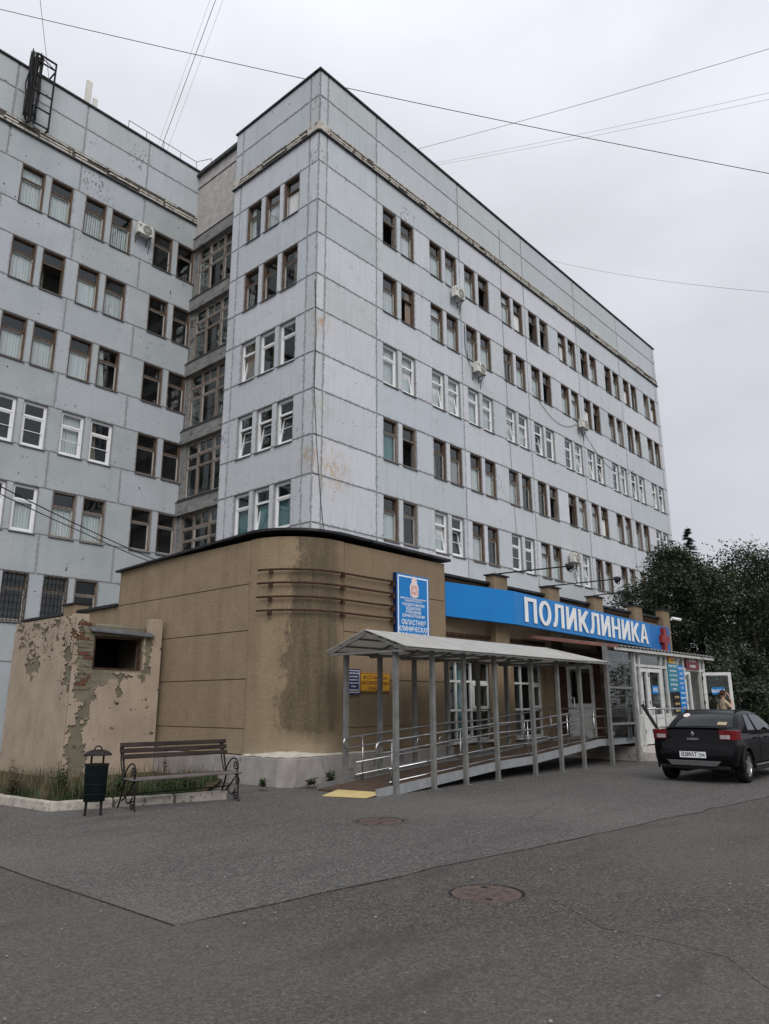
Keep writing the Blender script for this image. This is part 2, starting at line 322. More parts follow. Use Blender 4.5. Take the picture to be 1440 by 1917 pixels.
IRONCOVER = mottled('rusty_cast_iron', (0.085, 0.060, 0.050), (0.140, 0.102, 0.088), 14, 0.7, 0.3, 60, metal=0.2)
CARPAINT = None
def car_paint(name, c):
    k = NT(name); k.b.inputs['Coat Weight'].default_value = 0.30; k.b.inputs['Specular IOR Level'].default_value = 0.05; k.b.inputs['Coat Roughness'].default_value = 0.03
    k.bump(k.noise(k.pos(), 1.5, 2, 0.5), 0.03, 0.02)
    dust = k.rng(k.noise(k.pos(), 3, 4, 0.6), 0.4, 0.8, 0, 0.2)
    return k.done(k.mix(dust, c, tuple(x + 0.006 for x in c)), 0.4)
CARPAINT = car_paint('black_car_paint', (0.003, 0.003, 0.004))
CARBLUE = car_paint('dark_blue_car_paint', (0.012, 0.016, 0.035))
PLASTICBLK = mottled('black_plastic', (0.012, 0.012, 0.013), (0.022, 0.022, 0.022), 5, 0.65)
RUBBER = mottled('tyre_rubber', (0.010, 0.010, 0.010), (0.02, 0.02, 0.02), 10, 0.85)
ALLOY = mottled('alloy_rim', (0.36, 0.36, 0.37), (0.46, 0.46, 0.47), 8, 0.35, metal=0.8)
TAILRED = mottled('red_lamp_lens', (0.10, 0.006, 0.008), (0.15, 0.009, 0.011), 6, 0.15)
TAILCLEAR = mottled('pale_lamp_lens', (0.30, 0.26, 0.26), (0.42, 0.38, 0.38), 20, 0.15)
SILVER = mottled('silver_trim', (0.45, 0.45, 0.46), (0.55, 0.55, 0.56), 10, 0.3, metal=0.7)
SKID = mottled('grey_skid_plate', (0.10, 0.10, 0.105), (0.14, 0.14, 0.145), 8, 0.45, metal=0.4)
ORANGE = mottled('orange_lens', (0.45, 0.12, 0.02), (0.52, 0.15, 0.03), 6, 0.2)
BARK = mottled('tree_bark', (0.035, 0.028, 0.022), (0.07, 0.058, 0.048), 9, 0.95, 0.8, 20, stretch=(2, 2, 0.5))
def leaf(name, c1, c2):
    k = NT(name)
    col = k.mix(k.rng(k.noise(k.pos(), 1.1, 4, 0.6), 0.35, 0.65), c1, c2)
    col = k.mix(k.rng(k.noise(k.pos(), 9, 2, 0.6), 0.4, 0.7, 0, 0.5), col, tuple(x * 0.55 for x in c1))
    k.done(col, 0.6)
    t = k.n('ShaderNodeBsdfTranslucent', {0: col}); ms = k.n('ShaderNodeMixShader', {0: 0.22, 1: k.b.outputs[0], 2: t.outputs[0]})
    k.t.links.new(ms.outputs[0], k.o.inputs[0]); return k.m
LEAF = leaf('dark_leaf', (0.030, 0.047, 0.023), (0.058, 0.082, 0.037))
LEAF2 = leaf('mid_green_leaf', (0.036, 0.055, 0.027), (0.070, 0.098, 0.046))
NEEDLE = leaf('spruce_needle', (0.022, 0.036, 0.032), (0.038, 0.056, 0.048))
GRASSGREEN = leaf('weed_green', (0.028, 0.056, 0.016), (0.058, 0.098, 0.028))
GRASSDRY = leaf('dry_grass', (0.085, 0.070, 0.035), (0.17, 0.14, 0.075))
SKIN = mottled('skin', (0.40, 0.25, 0.18), (0.46, 0.30, 0.22), 6, 0.6)
HAIR = mottled('dark_brown_hair', (0.025, 0.015, 0.010), (0.05, 0.03, 0.02), 20, 0.6)
VEST = mottled('cream_shirt', (0.36, 0.29, 0.19), (0.46, 0.38, 0.26), 12, 0.85)
JEANS = mottled('dark_trousers', (0.02, 0.022, 0.03), (0.035, 0.04, 0.05), 12, 0.9)
BAGDARK = mottled('dark_bag', (0.03, 0.018, 0.015), (0.05, 0.03, 0.025), 12, 0.7)
CHALK = mottled('white_chalky_step', (0.42, 0.39, 0.36), (0.54, 0.50, 0.46), 4, 0.9, c3=(0.28, 0.2, 0.18), scale3=3, thr=0.6)
REDTRIM = mottled('faded_red_roof_edge', (0.20, 0.085, 0.07), (0.27, 0.13, 0.11), 5, 0.7)

# ------------------------------------------------------------------ mesh helpers
WPOS = {}
def tag(o, label=None, cat=None, group=None, kind=None):
    if label: o['label'] = label
    if cat: o['category'] = cat
    if group: o['group'] = group
    if kind: o['kind'] = kind
    return o
def thing(name, label, cat, loc=(0, 0, 0), rotz=0.0, group=None):
    o = bpy.data.objects.new(name, None); COL.objects.link(o)
    o.location = loc; o.rotation_euler = (0, 0, rotz); o.empty_display_size = 0.2
    WPOS[o.name] = Vector(loc) if rotz == 0 else Vector((0, 0, 0))
    return tag(o, label, cat, group)
def put(name, mesh, parent=None, loc=(0, 0, 0), rot=(0, 0, 0), local=False):
    o = bpy.data.objects.new(name, mesh); COL.objects.link(o)
    loc = Vector(loc)
    if parent is not None:
        o.parent = parent
        if not local: loc = loc - wpos(parent)
    o.location = loc; o.rotation_euler = rot
    WPOS[o.name] = loc if parent is None or local else loc + wpos(parent)
    return o
def wpos(o):
    return WPOS.get(o.name, Vector((0, 0, 0)))
class MB:
    def __init__(s):
        s.v = []; s.f = []; s.mi = []; s.uv = None; s.sm = False
    def q(s, *ids, mi=0):
        s.f.append(tuple(ids)); s.mi.append(mi)
    def box(s, x0, x1, y0, y1, z0, z1, mi=0, M=None):
        n = len(s.v)
        for z in (z0, z1):
            for (x, y) in ((x0, y0), (x1, y0), (x1, y1), (x0, y1)):
                p = Vector((x, y, z)); s.v.append(tuple(M @ p) if M else tuple(p))
        for f in ((0, 3, 2, 1), (4, 5, 6, 7), (0, 1, 5, 4), (1, 2, 6, 5), (2, 3, 7, 6), (3, 0, 4, 7)):
            s.q(*[n + i for i in f], mi=mi)
        return s
    def bar(s, a, b, w, h=None, mi=0, upv=(0, 0, 1)):
        a, b = Vector(a), Vector(b); h = h or w
        d = (b - a).normalized(); u = Vector(upv)
        if abs(d.dot(u)) > 0.99: u = Vector((1, 0, 0))
        r = d.cross(u).normalized(); u = r.cross(d)
        n = len(s.v)
        for p in (a, b):
            for (i, j) in ((-1, -1), (1, -1), (1, 1), (-1, 1)):
                s.v.append(tuple(p + r * (w / 2 * i) + u * (h / 2 * j)))
        for f in ((0, 3, 2, 1), (4, 5, 6, 7), (0, 1, 5, 4), (1, 2, 6, 5), (2, 3, 7, 6), (3, 0, 4, 7)):
            s.q(*[n + i for i in f], mi=mi)
        return s
    def tube(s, pts, r, n=8, cap=True, mi=0):
        pts = [Vector(p) for p in pts]; rr = r if isinstance(r, (list, tuple)) else [r] * len(pts)
        base = len(s.v); prev = None
        for i, p in enumerate(pts):
            d = (pts[min(i + 1, len(pts) - 1)] - pts[max(i - 1, 0)])
            if d.length < 1e-9: d = Vector((0, 0, 1))
            d.normalize()
            if prev is None:
                u = Vector((0, 0, 1)) if abs(d.z) < 0.9 else Vector((1, 0, 0))
            else: u = prev
            a = d.cross(u)
            if a.length < 1e-6: a = d.cross(Vector((0.3, 1, 0.2)))
            a.normalize(); u = a.cross(d).normalized(); prev = u
            for k in range(n):
                t = 2 * PI * k / n
                s.v.append(tuple(p + (a * math.cos(t) + u * math.sin(t)) * rr[i]))
        for i in range(len(pts) - 1):
            for k in range(n):
                k2 = (k + 1) % n
                s.q(base + i * n + k, base + i * n + k2, base + (i + 1) * n + k2, base + (i + 1) * n + k, mi=mi)
        if cap:
            s.q(*[base + k for k in range(n)][::-1], mi=mi); s.q(*[base + (len(pts) - 1) * n + k for k in range(n)], mi=mi)
        return s
    def lathe(s, prof, n=20, c=(0, 0, 0), sx=1.0, sy=1.0, axis='z', mi=0):
        base = len(s.v)
        for (r, z) in prof:
            for k in range(n):
                t = 2 * PI * k / n; a, b = r * math.cos(t) * sx, r * math.sin(t) * sy
                p = (a, b, z) if axis == 'z' else ((a, z, b) if axis == 'y' else (z, a, b))
                s.v.append((c[0] + p[0], c[1] + p[1], c[2] + p[2]))
        for i in range(len(prof) - 1):
            for k in range(n):
                k2 = (k + 1) % n
                s.q(base + i * n + k, base + i * n + k2, base + (i + 1) * n + k2, base + (i + 1) * n + k, mi=mi)
        return s
    def prism(s, poly, z0, z1, mi=0, M=None):
        n = len(poly); b = len(s.v)
        for z in (z0, z1):
            for (x, y) in poly:
                p = Vector((x, y, z)); s.v.append(tuple(M @ p) if M else tuple(p))
        s.q(*[b + i for i in range(n)][::-1], mi=mi); s.q(*[b + n + i for i in range(n)], mi=mi)
        for i in range(n):
            j = (i + 1) % n; s.q(b + i, b + j, b + n + j, b + n + i, mi=mi)
        return s
    def mesh(s, name, mats, smooth=False, shift=None):
        me = bpy.data.meshes.new(name)
        vv = s.v if shift is None else [(x - shift[0], y - shift[1], z - shift[2]) for x, y, z in s.v]
        me.from_pydata(vv, [], s.f)
        mats = mats if isinstance(mats, (list, tuple)) else [mats]
        for mt in mats: me.materials.append(mt)
        if len(mats) > 1: me.polygons.foreach_set('material_index', s.mi)
        if smooth: me.polygons.foreach_set('use_smooth', [True] * len(me.polygons))
        me.update(); return me
    def build(s, name, mats, parent=None, smooth=False, bevel=0.0, local=False, auto=None):
        if local:
            o = put(name, s.mesh(name, mats, smooth), parent, (0, 0, 0), local=True)
        else:
            xs = [p[0] for p in s.v]; ys = [p[1] for p in s.v]; zs = [p[2] for p in s.v]
            c = Vector(((min(xs) + max(xs)) / 2, (min(ys) + max(ys)) / 2, min(zs)))
            o = put(name, s.mesh(name, mats, smooth, c), parent, c)
        if bevel:
            b = o.modifiers.new('bevel', 'BEVEL'); b.width = bevel; b.segments = 2; b.limit_method = 'ANGLE'; b.angle_limit = R(40)
        return o
def solid(name, poly, z0, z1, mats, parent=None, **k):
    return MB().prism(poly, z0, z1).build(name, mats, parent, **k)
def holed(s0, s1, z0, z1, holes, y0, y1):
    """one connected wall slab in facade frame (x along, z up, outward -y) with rectangular openings"""
    xs = sorted(set([s0, s1] + [h[0] for h in holes] + [h[1] for h in holes])); zs = sorted(set([z0, z1] + [h[2] for h in holes] + [h[3] for h in holes]))
    xs = [x for x in xs if s0 <= x <= s1]; zs = [z for z in zs if z0 <= z <= z1]
    b = MB(); idx = {}
    def V(i, j, y):
        key = (i, j, y)
        if key not in idx: idx[key] = len(b.v); b.v.append((xs[i], y, zs[j]))
        return idx[key]
    nx, nz = len(xs) - 1, len(zs) - 1
    def fill(i, j):
        if not (0 <= i < nx and 0 <= j < nz): return False
        cx, cz = (xs[i] + xs[i + 1]) / 2, (zs[j] + zs[j + 1]) / 2
        return not any(h[0] < cx < h[1] and h[2] < cz < h[3] for h in holes)
    for i in range(nx):
        for j in range(nz):
            if not fill(i, j): continue
            b.q(V(i, j, y0), V(i + 1, j, y0), V(i + 1, j + 1, y0), V(i, j + 1, y0))
            b.q(V(i, j, y1), V(i, j + 1, y1), V(i + 1, j + 1, y1), V(i + 1, j, y1))
            if not fill(i - 1, j): b.q(V(i, j, y1), V(i, j, y0), V(i, j + 1, y0), V(i, j + 1, y1))
            if not fill(i + 1, j): b.q(V(i + 1, j, y0), V(i + 1, j, y1), V(i + 1, j + 1, y1), V(i + 1, j + 1, y0))
            if not fill(i, j - 1): b.q(V(i, j, y1), V(i + 1, j, y1), V(i + 1, j, y0), V(i, j, y0))
            if not fill(i, j + 1): b.q(V(i, j + 1, y0), V(i + 1, j + 1, y0), V(i + 1, j + 1, y1), V(i, j + 1, y1))
    return b
def text_mesh(body, size, mat, extrude=0.002, bold=0.0, align='CENTER', sx=1.0, mirror=False):
    cu = bpy.data.curves.new('text', 'FONT'); cu.body = body; cu.size = size; cu.extrude = extrude; cu.offset = bold; cu.align_x = align; cu.resolution_u = 3
    o = bpy.data.objects.new('text', cu); COL.objects.link(o)
    dg = bpy.context.evaluated_depsgraph_get(); dg.update()
    me = bpy.data.meshes.new_from_object(o.evaluated_get(dg)); bpy.data.objects.remove(o); bpy.data.curves.remove(cu)
    me.transform(Matrix.Diagonal((-sx if mirror else sx, 1, 1, 1)))
    if mirror: me.flip_normals()
    me.materials.clear(); me.materials.append(mat)
    return me
def evaluated(o):
    dg = bpy.context.evaluated_depsgraph_get(); dg.update()
    return bpy.data.meshes.new_from_object(o.evaluated_get(dg))
# frames for vertical planes: facing -y (rot 0) or -x (rot -90)
class Frame:
    def __init__(s, ox, oy, rot=0.0):
        s.o = Vector((ox, oy, 0)); s.rot = rot; s.M = Matrix.Rotation(rot, 3, 'Z')
    def P(s, a, d, z):
        return s.o + s.M @ Vector((a, d, z))


# ================================================================== ground
g = MB(); g.v = [(-160, -160, 0), (220, -160, 0), (220, 220, 0), (-160, 220, 0)]; g.q(0, 1, 2, 3)
tag(g.build('ground', ASPH_OLD), 'dark worn asphalt yard in front of the hospital', kind='structure')
def sheet(name, poly, z, mat, parent=None):
    a = sum(poly[i][0] * poly[(i + 1) % len(poly)][1] - poly[(i + 1) % len(poly)][0] * poly[i][1] for i in range(len(poly)))
    return MB().prism(list(poly) if a > 0 else list(poly)[::-1], -0.03, z).build(name, mat, parent)
def wobble(p, q, n, amp, seed):
    p, q = Vector(p), Vector(q); d = (q - p); r = Vector((-d.y, d.x)).normalized()
    return [tuple(p + d * (i / n) + r * amp * noise.noise(Vector((i * 0.7 + seed, seed, 0)))) for i in range(n)]
patch = wobble((-13.72, 3.0), (-13.75, -13.63), 14, 0.06, 1.3) + wobble((-13.75, -13.63), (-2.3, -14.72), 24, 0.10, 5.1) + wobble((-2.3, -14.72), (24, -15.2), 20, 0.2, 8.8) + [(24, -15.2), (24, 3)]
tag(sheet('asphalt_patch', patch, 0.005, ASPH_NEW), 'greyer asphalt patch beside the clinic with a straight seam', kind='structure')
seam = MB()
line = patch[:14] + patch[14:38] + patch[38:58]
for i in range(len(line) - 1):
    a, b_ = Vector(line[i]), Vector(line[i + 1]); d = (b_ - a).normalized(); r = Vector((-d.y, d.x))
    w0 = 0.004 + 0.007 * abs(noise.noise(Vector((i * 1.7, 0, 0)))); w1 = 0.004 + 0.007 * abs(noise.noise(Vector(((i + 1) * 1.7, 0, 0))))
    if i == 0: seam.v += [(*(a - r * w0), 0.008), (*(a + r * w0), 0.008)]
    seam.v += [(*(b_ - r * w1), 0.008), (*(b_ + r * w1), 0.008)]
    n0 = len(seam.v) - 4; seam.q(n0, n0 + 2, n0 + 3, n0 + 1)
tag(seam.build('asphalt_seam', SEAM), 'tar seam between the two asphalt surfaces', kind='structure')
low = wobble((-11.2, -15.35), (-6.0, -17.1), 14, 0.10, 3.3) + wobble((-6.0, -17.1), (6, -21), 10, 0.2, 2.2) + [(6, -21), (6, -34), (-16, -34)] + wobble((-13.4, -20), (-11.2, -15.35), 12, 0.35, 7.7)
tag(sheet('brownish_asphalt_patch', low, 0.004, ASPH_3), 'brownish asphalt patch in the foreground', kind='structure')
def crack(pts, w):
    b = MB()
    P = [Vector(p) for p in pts]; Q = []
    for i in range(len(P) - 1):
        n = max(2, int((P[i + 1] - P[i]).length / 0.12))
        for j in range(n): 
            t = P[i].lerp(P[i + 1], j / n); Q.append(t + Vector((noise.noise(Vector((t.x * 4, t.y * 4, 1))), noise.noise(Vector((t.x * 4, t.y * 4, 7))))) * 0.06)
    for i, p in enumerate(Q):
        d = (Q[min(i + 1, len(Q) - 1)] - Q[max(0, i - 1)]).normalized(); r = Vector((-d.y, d.x)); ww = w * (0.3 + 0.9 * abs(noise.noise(Vector((i * 0.9, w * 900, 2)))))
        b.v += [(*(p - r * ww), 0.0095), (*(p + r * ww), 0.0095)]
        if i: n0 = len(b.v) - 4; b.q(n0, n0 + 2, n0 + 3, n0 + 1)
    return b
for pts, w, lb in (([(-8.55, -11.5), (-8.3, -12.6), (-8.2, -13.4), (-7.9, -14.1)], 0.006, 'crack running from the far manhole to the asphalt seam'), ([(-7.6, -12.9), (-5.2, -12.2), (-3.4, -12.0), (-1.9, -12.6)], 0.005, 'long crack across the patch in front of the ramp'), ([(-10.9, -10.4), (-9.6, -10.5), (-9.0, -11.0)], 0.004, 'short crack near the bench and far manhole')):
    tag(crack(pts, w).build('asphalt_crack', SEAM), lb, kind='structure')

# manholes
def manhole(name, x, y, r, label):
    t = thing(name, label, 'manhole', (x, y, 0), 0.3, 'manhole covers in the asphalt')
    MB().lathe([(r * 1.20, 0.007), (r * 1.18, 0.020), (r * 1.10, 0.021), (r * 1.095, 0.008)], 44).build('rim', ASPH_3, t, local=True)
    MB().lathe([(0.001, 0.009), (r * 1.10, 0.009)], 44).build('gap', SEAM, t, local=True)
    MB().lathe([(0.001, 0.016), (r, 0.016), (r, 0.0092)], 44).build('cover_plate', IRONCOVER, t, local=True)
    st = MB(); k = 0; q = 0.075
    n = int(r / q)
    for i in range(-n, n + 1):
        for j in range(-n, n + 1):
            if math.hypot(i * q, j * q) < r - 0.06: st.box(i * q - 0.027, i * q + 0.027, j * q - 0.027, j * q + 0.027, 0.0165, 0.0195)
    o = st.build('tread_studs', IRONCOVER, t, local=True); tag(o, kind='stuff')
    for a in (0.4, 0.4 + PI): MB().lathe([(0.001, 0.0225), (0.03, 0.0225), (0.03, 0.012)], 10, (0.7 * r * math.cos(a), 0.7 * r * math.sin(a), 0)).build('lift_hole', SEAM, t, local=True)
    ring = MB(); nn = 60
    for i in range(nn):
        a = 2 * PI * i / nn; ro = r * (1.45 + 0.30 * noise.noise(Vector((math.cos(a) * 2 + x, math.sin(a) * 2, 0))))
        ring.v += [(r * 1.18 * math.cos(a), r * 1.18 * math.sin(a), 0.0150), (ro * math.cos(a), ro * math.sin(a), -0.001)]
    for i in range(nn):
        j = (i + 1) % nn; ring.q(2 * i, 2 * i + 1, 2 * j + 1, 2 * j)
    ring.build('mortar_collar', ASPH_OLD, t, local=True)
manhole('manhole_cover', -11.47, -14.88, 0.30, 'rusty round manhole cover in the foreground asphalt')
manhole('manhole_cover', -9.02, -11.44, 0.305, 'flat manhole cover nearest the ramp and bench')

# ================================================================== hospital
HB = thing('hospital_building', 'tall grey panel hospital building with two wings and many windows', 'building', (0, 0, 0))
ZT = [22.81 - 3.3 * k for k in range(7)]
WH = 1.79
ZR = 27.27
FR = Frame(0, 0); FT = Frame(0, 5.6, R(-90)); FL = Frame(0, 9.0); FS = Frame(0.33, 9.0, R(-90))
RW = [(3.434 + 6.056 * b + o, 0.90) for b in range(5) for o in (0.43, 1.63, 3.72, 4.92)]
TW = [(1.09, 0.94), (2.31, 0.94), (3.53, 0.95)]
LW = [(-7.86, 0.94), (-6.66, 0.92), (-5.18, 0.94), (-3.96, 0.95), (-1.87, 0.96), (-0.62, 0.91)]
LEN = 34.2
PCACHE = {}
def panel(fr, s0, s1, z0, z1, name='wall_panel', gap=0.028, mat=None):
    w, h = round(s1 - s0 - 2 * gap, 3), round(z1 - z0 - 2 * gap, 3)
    key = (w, h, (mat or FACADE).name)
    if key not in PCACHE:
        b = MB(); e = min(0.16, w * 0.3, h * 0.3); yf, yb = -0.014, 0.03
        for (a, c) in ((0, 0), (w, 0), (w, h), (0, h)): b.v.append((a, yf, c))
        for (a, c) in ((e, e), (w - e, e), (w - e, h - e), (e, h - e)): b.v.append((a, yf, c))
        for (a, c) in ((0, 0), (w, 0), (w, h), (0, h)): b.v.append((a, yb, c))
        b.q(4, 5, 6, 7)
        for i in range(4):
            j = (i + 1) % 4; b.q(i, j, 4 + j, 4 + i); b.q(8 + i, 8 + j, j, i)
        me = b.mesh('panel', mat or FACADE)
        at = me.attributes.new('edge', 'FLOAT', 'POINT'); at.data.foreach_set('value', [0.0] * 4 + [1.0] * 4 + [0.0] * 4)
        PCACHE[key] = me
    return put(name, PCACHE[key], HB, fr.P(s0 + gap, 0, z0 + gap), (0, 0, fr.rot))
# ---- windows: the frame is the part, its panes, sash, sill and curtain are sub-parts
WC = {}
def wmesh(key, fn, mats):
    if key not in WC: WC[key] = fn().mesh(key[0], mats)
    return WC[key]
def ring(b, x0, x1, z0, z1, t, y0, y1):
    b.box(x0, x0 + t, y0, y1, z0, z1); b.box(x1 - t, x1, y0, y1, z0, z1)
    b.box(x0 + t, x1 - t, y0, y1, z0, z0 + t); b.box(x0 + t, x1 - t, y0, y1, z1 - t, z1); return b
def pleats(w, h, full=1.0, gather=0.0):
    b = MB(); n = 26
    for i in range(n + 1):
        x = w * full * i / n; y = 0.022 * math.sin(i * 1.9) + 0.008 * math.sin(i * 4.7)
        b.v += [(x, y, 0), (x * (1 - gather), y, h)]
    for i in range(n): b.q(2 * i, 2 * i + 2, 2 * i + 3, 2 * i + 1)
    return b
def blinds(w, h):
    b = MB(); n = 9
    for i in range(n):
        x = w * (i + 0.15) / n; b.box(x, x + w / n * 0.72, 0.01 * (i % 2), 0.01 * (i % 2) + 0.004, 0, h)
    return b
def window(fr, s, zb, w, h, style, state='shut', curtain=None, wood=None, sill=True, bars=False, half=False):
    f = 0.05 if style != 'white' else 0.085; yo, yi = (0.03, 0.22) if style != 'white' else (0.10, 0.18)
    tz = h * 0.66
    wood = wood or WOOD
    fm = PVC if style == 'white' else wood
    def mk():
        b = ring(MB(), 0, w, 0, h, f, yo, yi); b.box(f, w - f, max(yo, 0.10), yi, tz, tz + 0.055 + (0.02 if style == 'white' else 0)); return b
    loc = fr.P(s, 0, zb); rot = (0, 0, fr.rot)
    o = put('window', wmesh(('window', style, fm.name, w, h), mk, fm), HB, loc, rot)
    t2 = tz + 0.055 + (0.02 if style == 'white' else 0)
    def sub(name, me, x=0, y=0, z=0, r=(0, 0, 0)):
        return put(name, me, o, (x, y, z), r, local=True)
    pw = w - 2 * f
    # top light
    st = 0.03 if style != 'white' else 0.02
    sm = WOODPALE if style != 'white' else PVC; yg = 0.155 if style != 'white' else 0.14
    def upper(): return ring(MB(), f, w - f, t2, h - f, st, yg - 0.02, yg + 0.03)
    sub('top_sash', wmesh(('top_sash', style, w, h), upper, WOOD if style != 'white' else PVC))
    sub('top_pane', wmesh(('top_pane', style, w, h), lambda: MB().box(f + 0.01, w - f - 0.01, yg, yg + 0.006, t2 + 0.01, h - f - 0.01), GLASS))
    # casement, hinged at its left or bottom edge
    ch = tz - f; sw = 0.045 if style != 'white' else 0.055
    def cas(): return ring(MB(), 0, pw, 0, ch, sw, -0.02, 0.03)
    def pane(): return MB().box(sw - 0.01, pw - sw + 0.01, 0.002, 0.008, sw - 0.01, ch - sw + 0.01)
    if state == 'tilt': r = (R(-9), 0, 0)
    elif state == 'open': r = (0, 0, R(62))
    elif state == 'ajar': r = (0, 0, R(24))
    else: r = (0, 0, 0)
    c = sub('casement', wmesh(('casement', style, w, h), cas, sm), f, yg, f, r)
    sub('pane', wmesh(('pane', style, w, h), pane, GLASS), f, yg, f, r)
    if half: sub('net_bar', wmesh(('net_bar', w), lambda: MB().box(f, w - f, 0.075, 0.083, f + ch * 0.48, f + ch * 0.48 + 0.025), PVC))
    if sill:
        def sl_():
            b = MB(); x0, x1 = -0.03, w + 0.03
            b.v = [(x0, 0.085, 0.01), (x1, 0.085, 0.01), (x1, -0.075, -0.035), (x0, -0.075, -0.035), (x0, -0.075, -0.06), (x1, -0.075, -0.06), (x0, 0.085, -0.004), (x1, 0.085, -0.004)]
            b.q(0, 3, 2, 1); b.q(3, 4, 5, 2); b.q(4, 6, 7, 5); b.q(0, 1, 7, 6); b.q(0, 6, 4, 3); b.q(1, 2, 5, 7); return b
        sub('sill', wmesh(('sill', w), sl_, SILL))
    if curtain:
        kind, cm = curtain
        y = 0.225 if style != 'white' else 0.27
        if kind == 'full': sub('curtain', wmesh(('curtain', 'f', w, h, cm.name), lambda: pleats(w - 0.06, h - 0.08), cm), 0.03, y, 0.03)
        elif kind == 'low': sub('curtain', wmesh(('curtain', 'l', w, h, cm.name), lambda: pleats(w - 0.06, tz - 0.05), cm), 0.03, y, 0.03)
        elif kind == 'left': sub('curtain', wmesh(('curtain', 'a', w, h, cm.name), lambda: pleats(w, h - 0.08, 0.42, 0.3), cm), 0.03, y, 0.03)
        elif kind == 'right': sub('curtain', wmesh(('curtain', 'b', w, h, cm.name), lambda: pleats(w, h - 0.08, 0.40, 0.0), cm), 0.56 * w, y, 0.03)
        elif kind == 'blind': sub('blind', wmesh(('blind', w, h, cm.name), lambda: blinds(w - 0.06, tz), cm), 0.03, y, 0.03)
        elif kind == 'board': sub('blind', wmesh(('board', w, h, cm.name), lambda: MB().box(0, w - 0.2, 0, 0.01, 0, tz - 0.12), cm), 0.1, 0.20, 0.1)
    if bars:
        b = MB(); n = 6
        for i in range(n + 1):
            x = 0.02 + (w - 0.04) * i / n; b.tube([(x, -0.02, 0.0), (x, -0.02, h)], 0.012, 5)
        for j in range(7):
            z = 0.10 + j * (h - 0.2) / 6
            pts = [(0.02 + (w - 0.04) * i / n, -0.03, z + (0.09 if i % 2 else 0)) for i in range(n + 1)]
            b.tube(pts, 0.011, 5)
        sub('bars', wmesh(('bars', w, h), lambda: b, IRON))
    return o
random.seed(11)
def rand_curtain():
    r = random.random()
    if r < 0.42: return ('low', CURTAIN)
    if r < 0.55: return ('full', CURTAIN)
    if r < 0.66: return ('left', CURTAIN)
    if r < 0.74: return ('right', CURTAIN)
    if r < 0.80: return ('blind', CURTAIN)
    return None
# ---- right facade
holes = []
for k in range(5):
    for (s, w) in RW: holes.append((s, s + w, ZT[k] - WH, ZT[k]))
b = holed(0.02, LEN - 0.02, 0.0, 27.2, holes, 0.004, 0.30)
put('structural_wall', b.mesh('wall', MORTAR), HB)
joints = [0.0, 0.45, 3.434] + [3.434 + 6.056 * b for b in range(1, 6)] + [LEN]
zc0, zc1 = 24.22, 24.66
for i in range(len(joints) - 1):
    a, c = joints[i], joints[i + 1]
    panel(FR, a, c, 25.98, ZR - 0.06); panel(FR, a, c, zc1, 25.98)
    panel(FR, a, c, ZT[0], zc0)
    for k in range(5): panel(FR, a, c, ZT[k + 1], ZT[k] - WH)
    panel(FR, a, c, 2.6, ZT[5] - 0.03); panel(FR, a, c, 0.0, 2.6)
    for k in range(5):
        ws = [x for x in RW if a <= x[0] < c]
        cur = a
        for (s, w) in ws:
            if s - cur > 0.08: panel(FR, cur, s, ZT[k] - WH, ZT[k], 'pier_panel', gap=0.018)
            cur = s + w
        if c - cur > 0.08: panel(FR, cur, c, ZT[k] - WH, ZT[k], 'pier_panel' if ws else 'wall_panel', gap=0.018)
WHITE5 = {1, 3, 5, 9}
for k in range(5):
    for i, (s, w) in enumerate(RW):
        pr_ = i // 2; zb = ZT[k] - WH
        style = 'wood'
        if k == 2 or (k == 4 and pr_ in WHITE5) or (k == 3 and pr_ == 9): style = 'white'
        state = 'shut'; cu = rand_curtain(); half = False
        if style == 'white':
            state = random.choice(['shut', 'shut', 'tilt']); cu = random.choice([('full', CURTAIN), ('low', CURTAIN), None])
            half = random.random() < 0.35
        else:
            state = random.choice(['shut'] * 9 + ['ajar', 'open'])
        sp = {(0, 0): ('open', None), (0, 1): ('shut', ('low', CURTAIN)), (0, 2): ('shut', ('low', CURTAIN)), (0, 3): ('shut', ('low', CURTAIN)), (0, 4): ('shut', ('low', CURTAIN)), (0, 5): ('open', None), (0, 8): ('open', None), (0, 12): ('open', None),
              (1, 0): ('shut', ('low', CURTAIN)), (1, 1): ('open', ('right', CURTAINTAN)), (1, 2): ('shut', ('full', CURTAIN)), (1, 3): ('shut', ('low', CURTAIN)), (1, 8): ('shut', ('low', CURTAIN)), (1, 9): ('ajar', None),
              (2, 0): ('shut', ('full', CURTAIN)), (2, 1): ('tilt', ('full', CURTAIN)), (2, 2): ('tilt', ('full', CURTAIN)), (2, 3): ('tilt', ('full', CURTAIN)), (2, 4): ('shut', ('full', CURTAIN)), (2, 5): ('shut', ('full', CURTAIN)), (2, 6): ('tilt', ('full', CURTAIN)),
              (3, 0): ('shut', ('low', CURTAINTEAL)), (3, 1): ('open', None), (3, 2): ('shut', ('left', CURTAINTAN)), (3, 3): ('shut', ('low', CURTAINPINK)), (3, 4): ('shut', ('low', CURTAIN)), (3, 5): ('shut', ('low', CURTAIN)), (3, 6): ('shut', ('low', CURTAIN)), (3, 9): ('open', None), (3, 10): ('open', None),
              (4, 0): ('shut', ('low', CURTAIN)), (4, 1): ('shut', None), (4, 2): ('tilt', ('full', CURTAIN)), (4, 3): ('tilt', None), (4, 4): ('shut', ('low', CURTAIN)), (4, 5): ('shut', ('left', CURTAINTEAL)), (4, 6): ('shut', None), (4, 7): ('shut', None)}.get((k, i))
        if sp: state, cu = sp
        if k == 4 and style == 'white': half = True
        window(FR, s, zb, w, WH, style, state, cu, half=half, wood=WOODGREY if (k in (3, 4) and i % 5 == 1) or (i * 7 + k * 3) % 9 == 0 else WOOD)
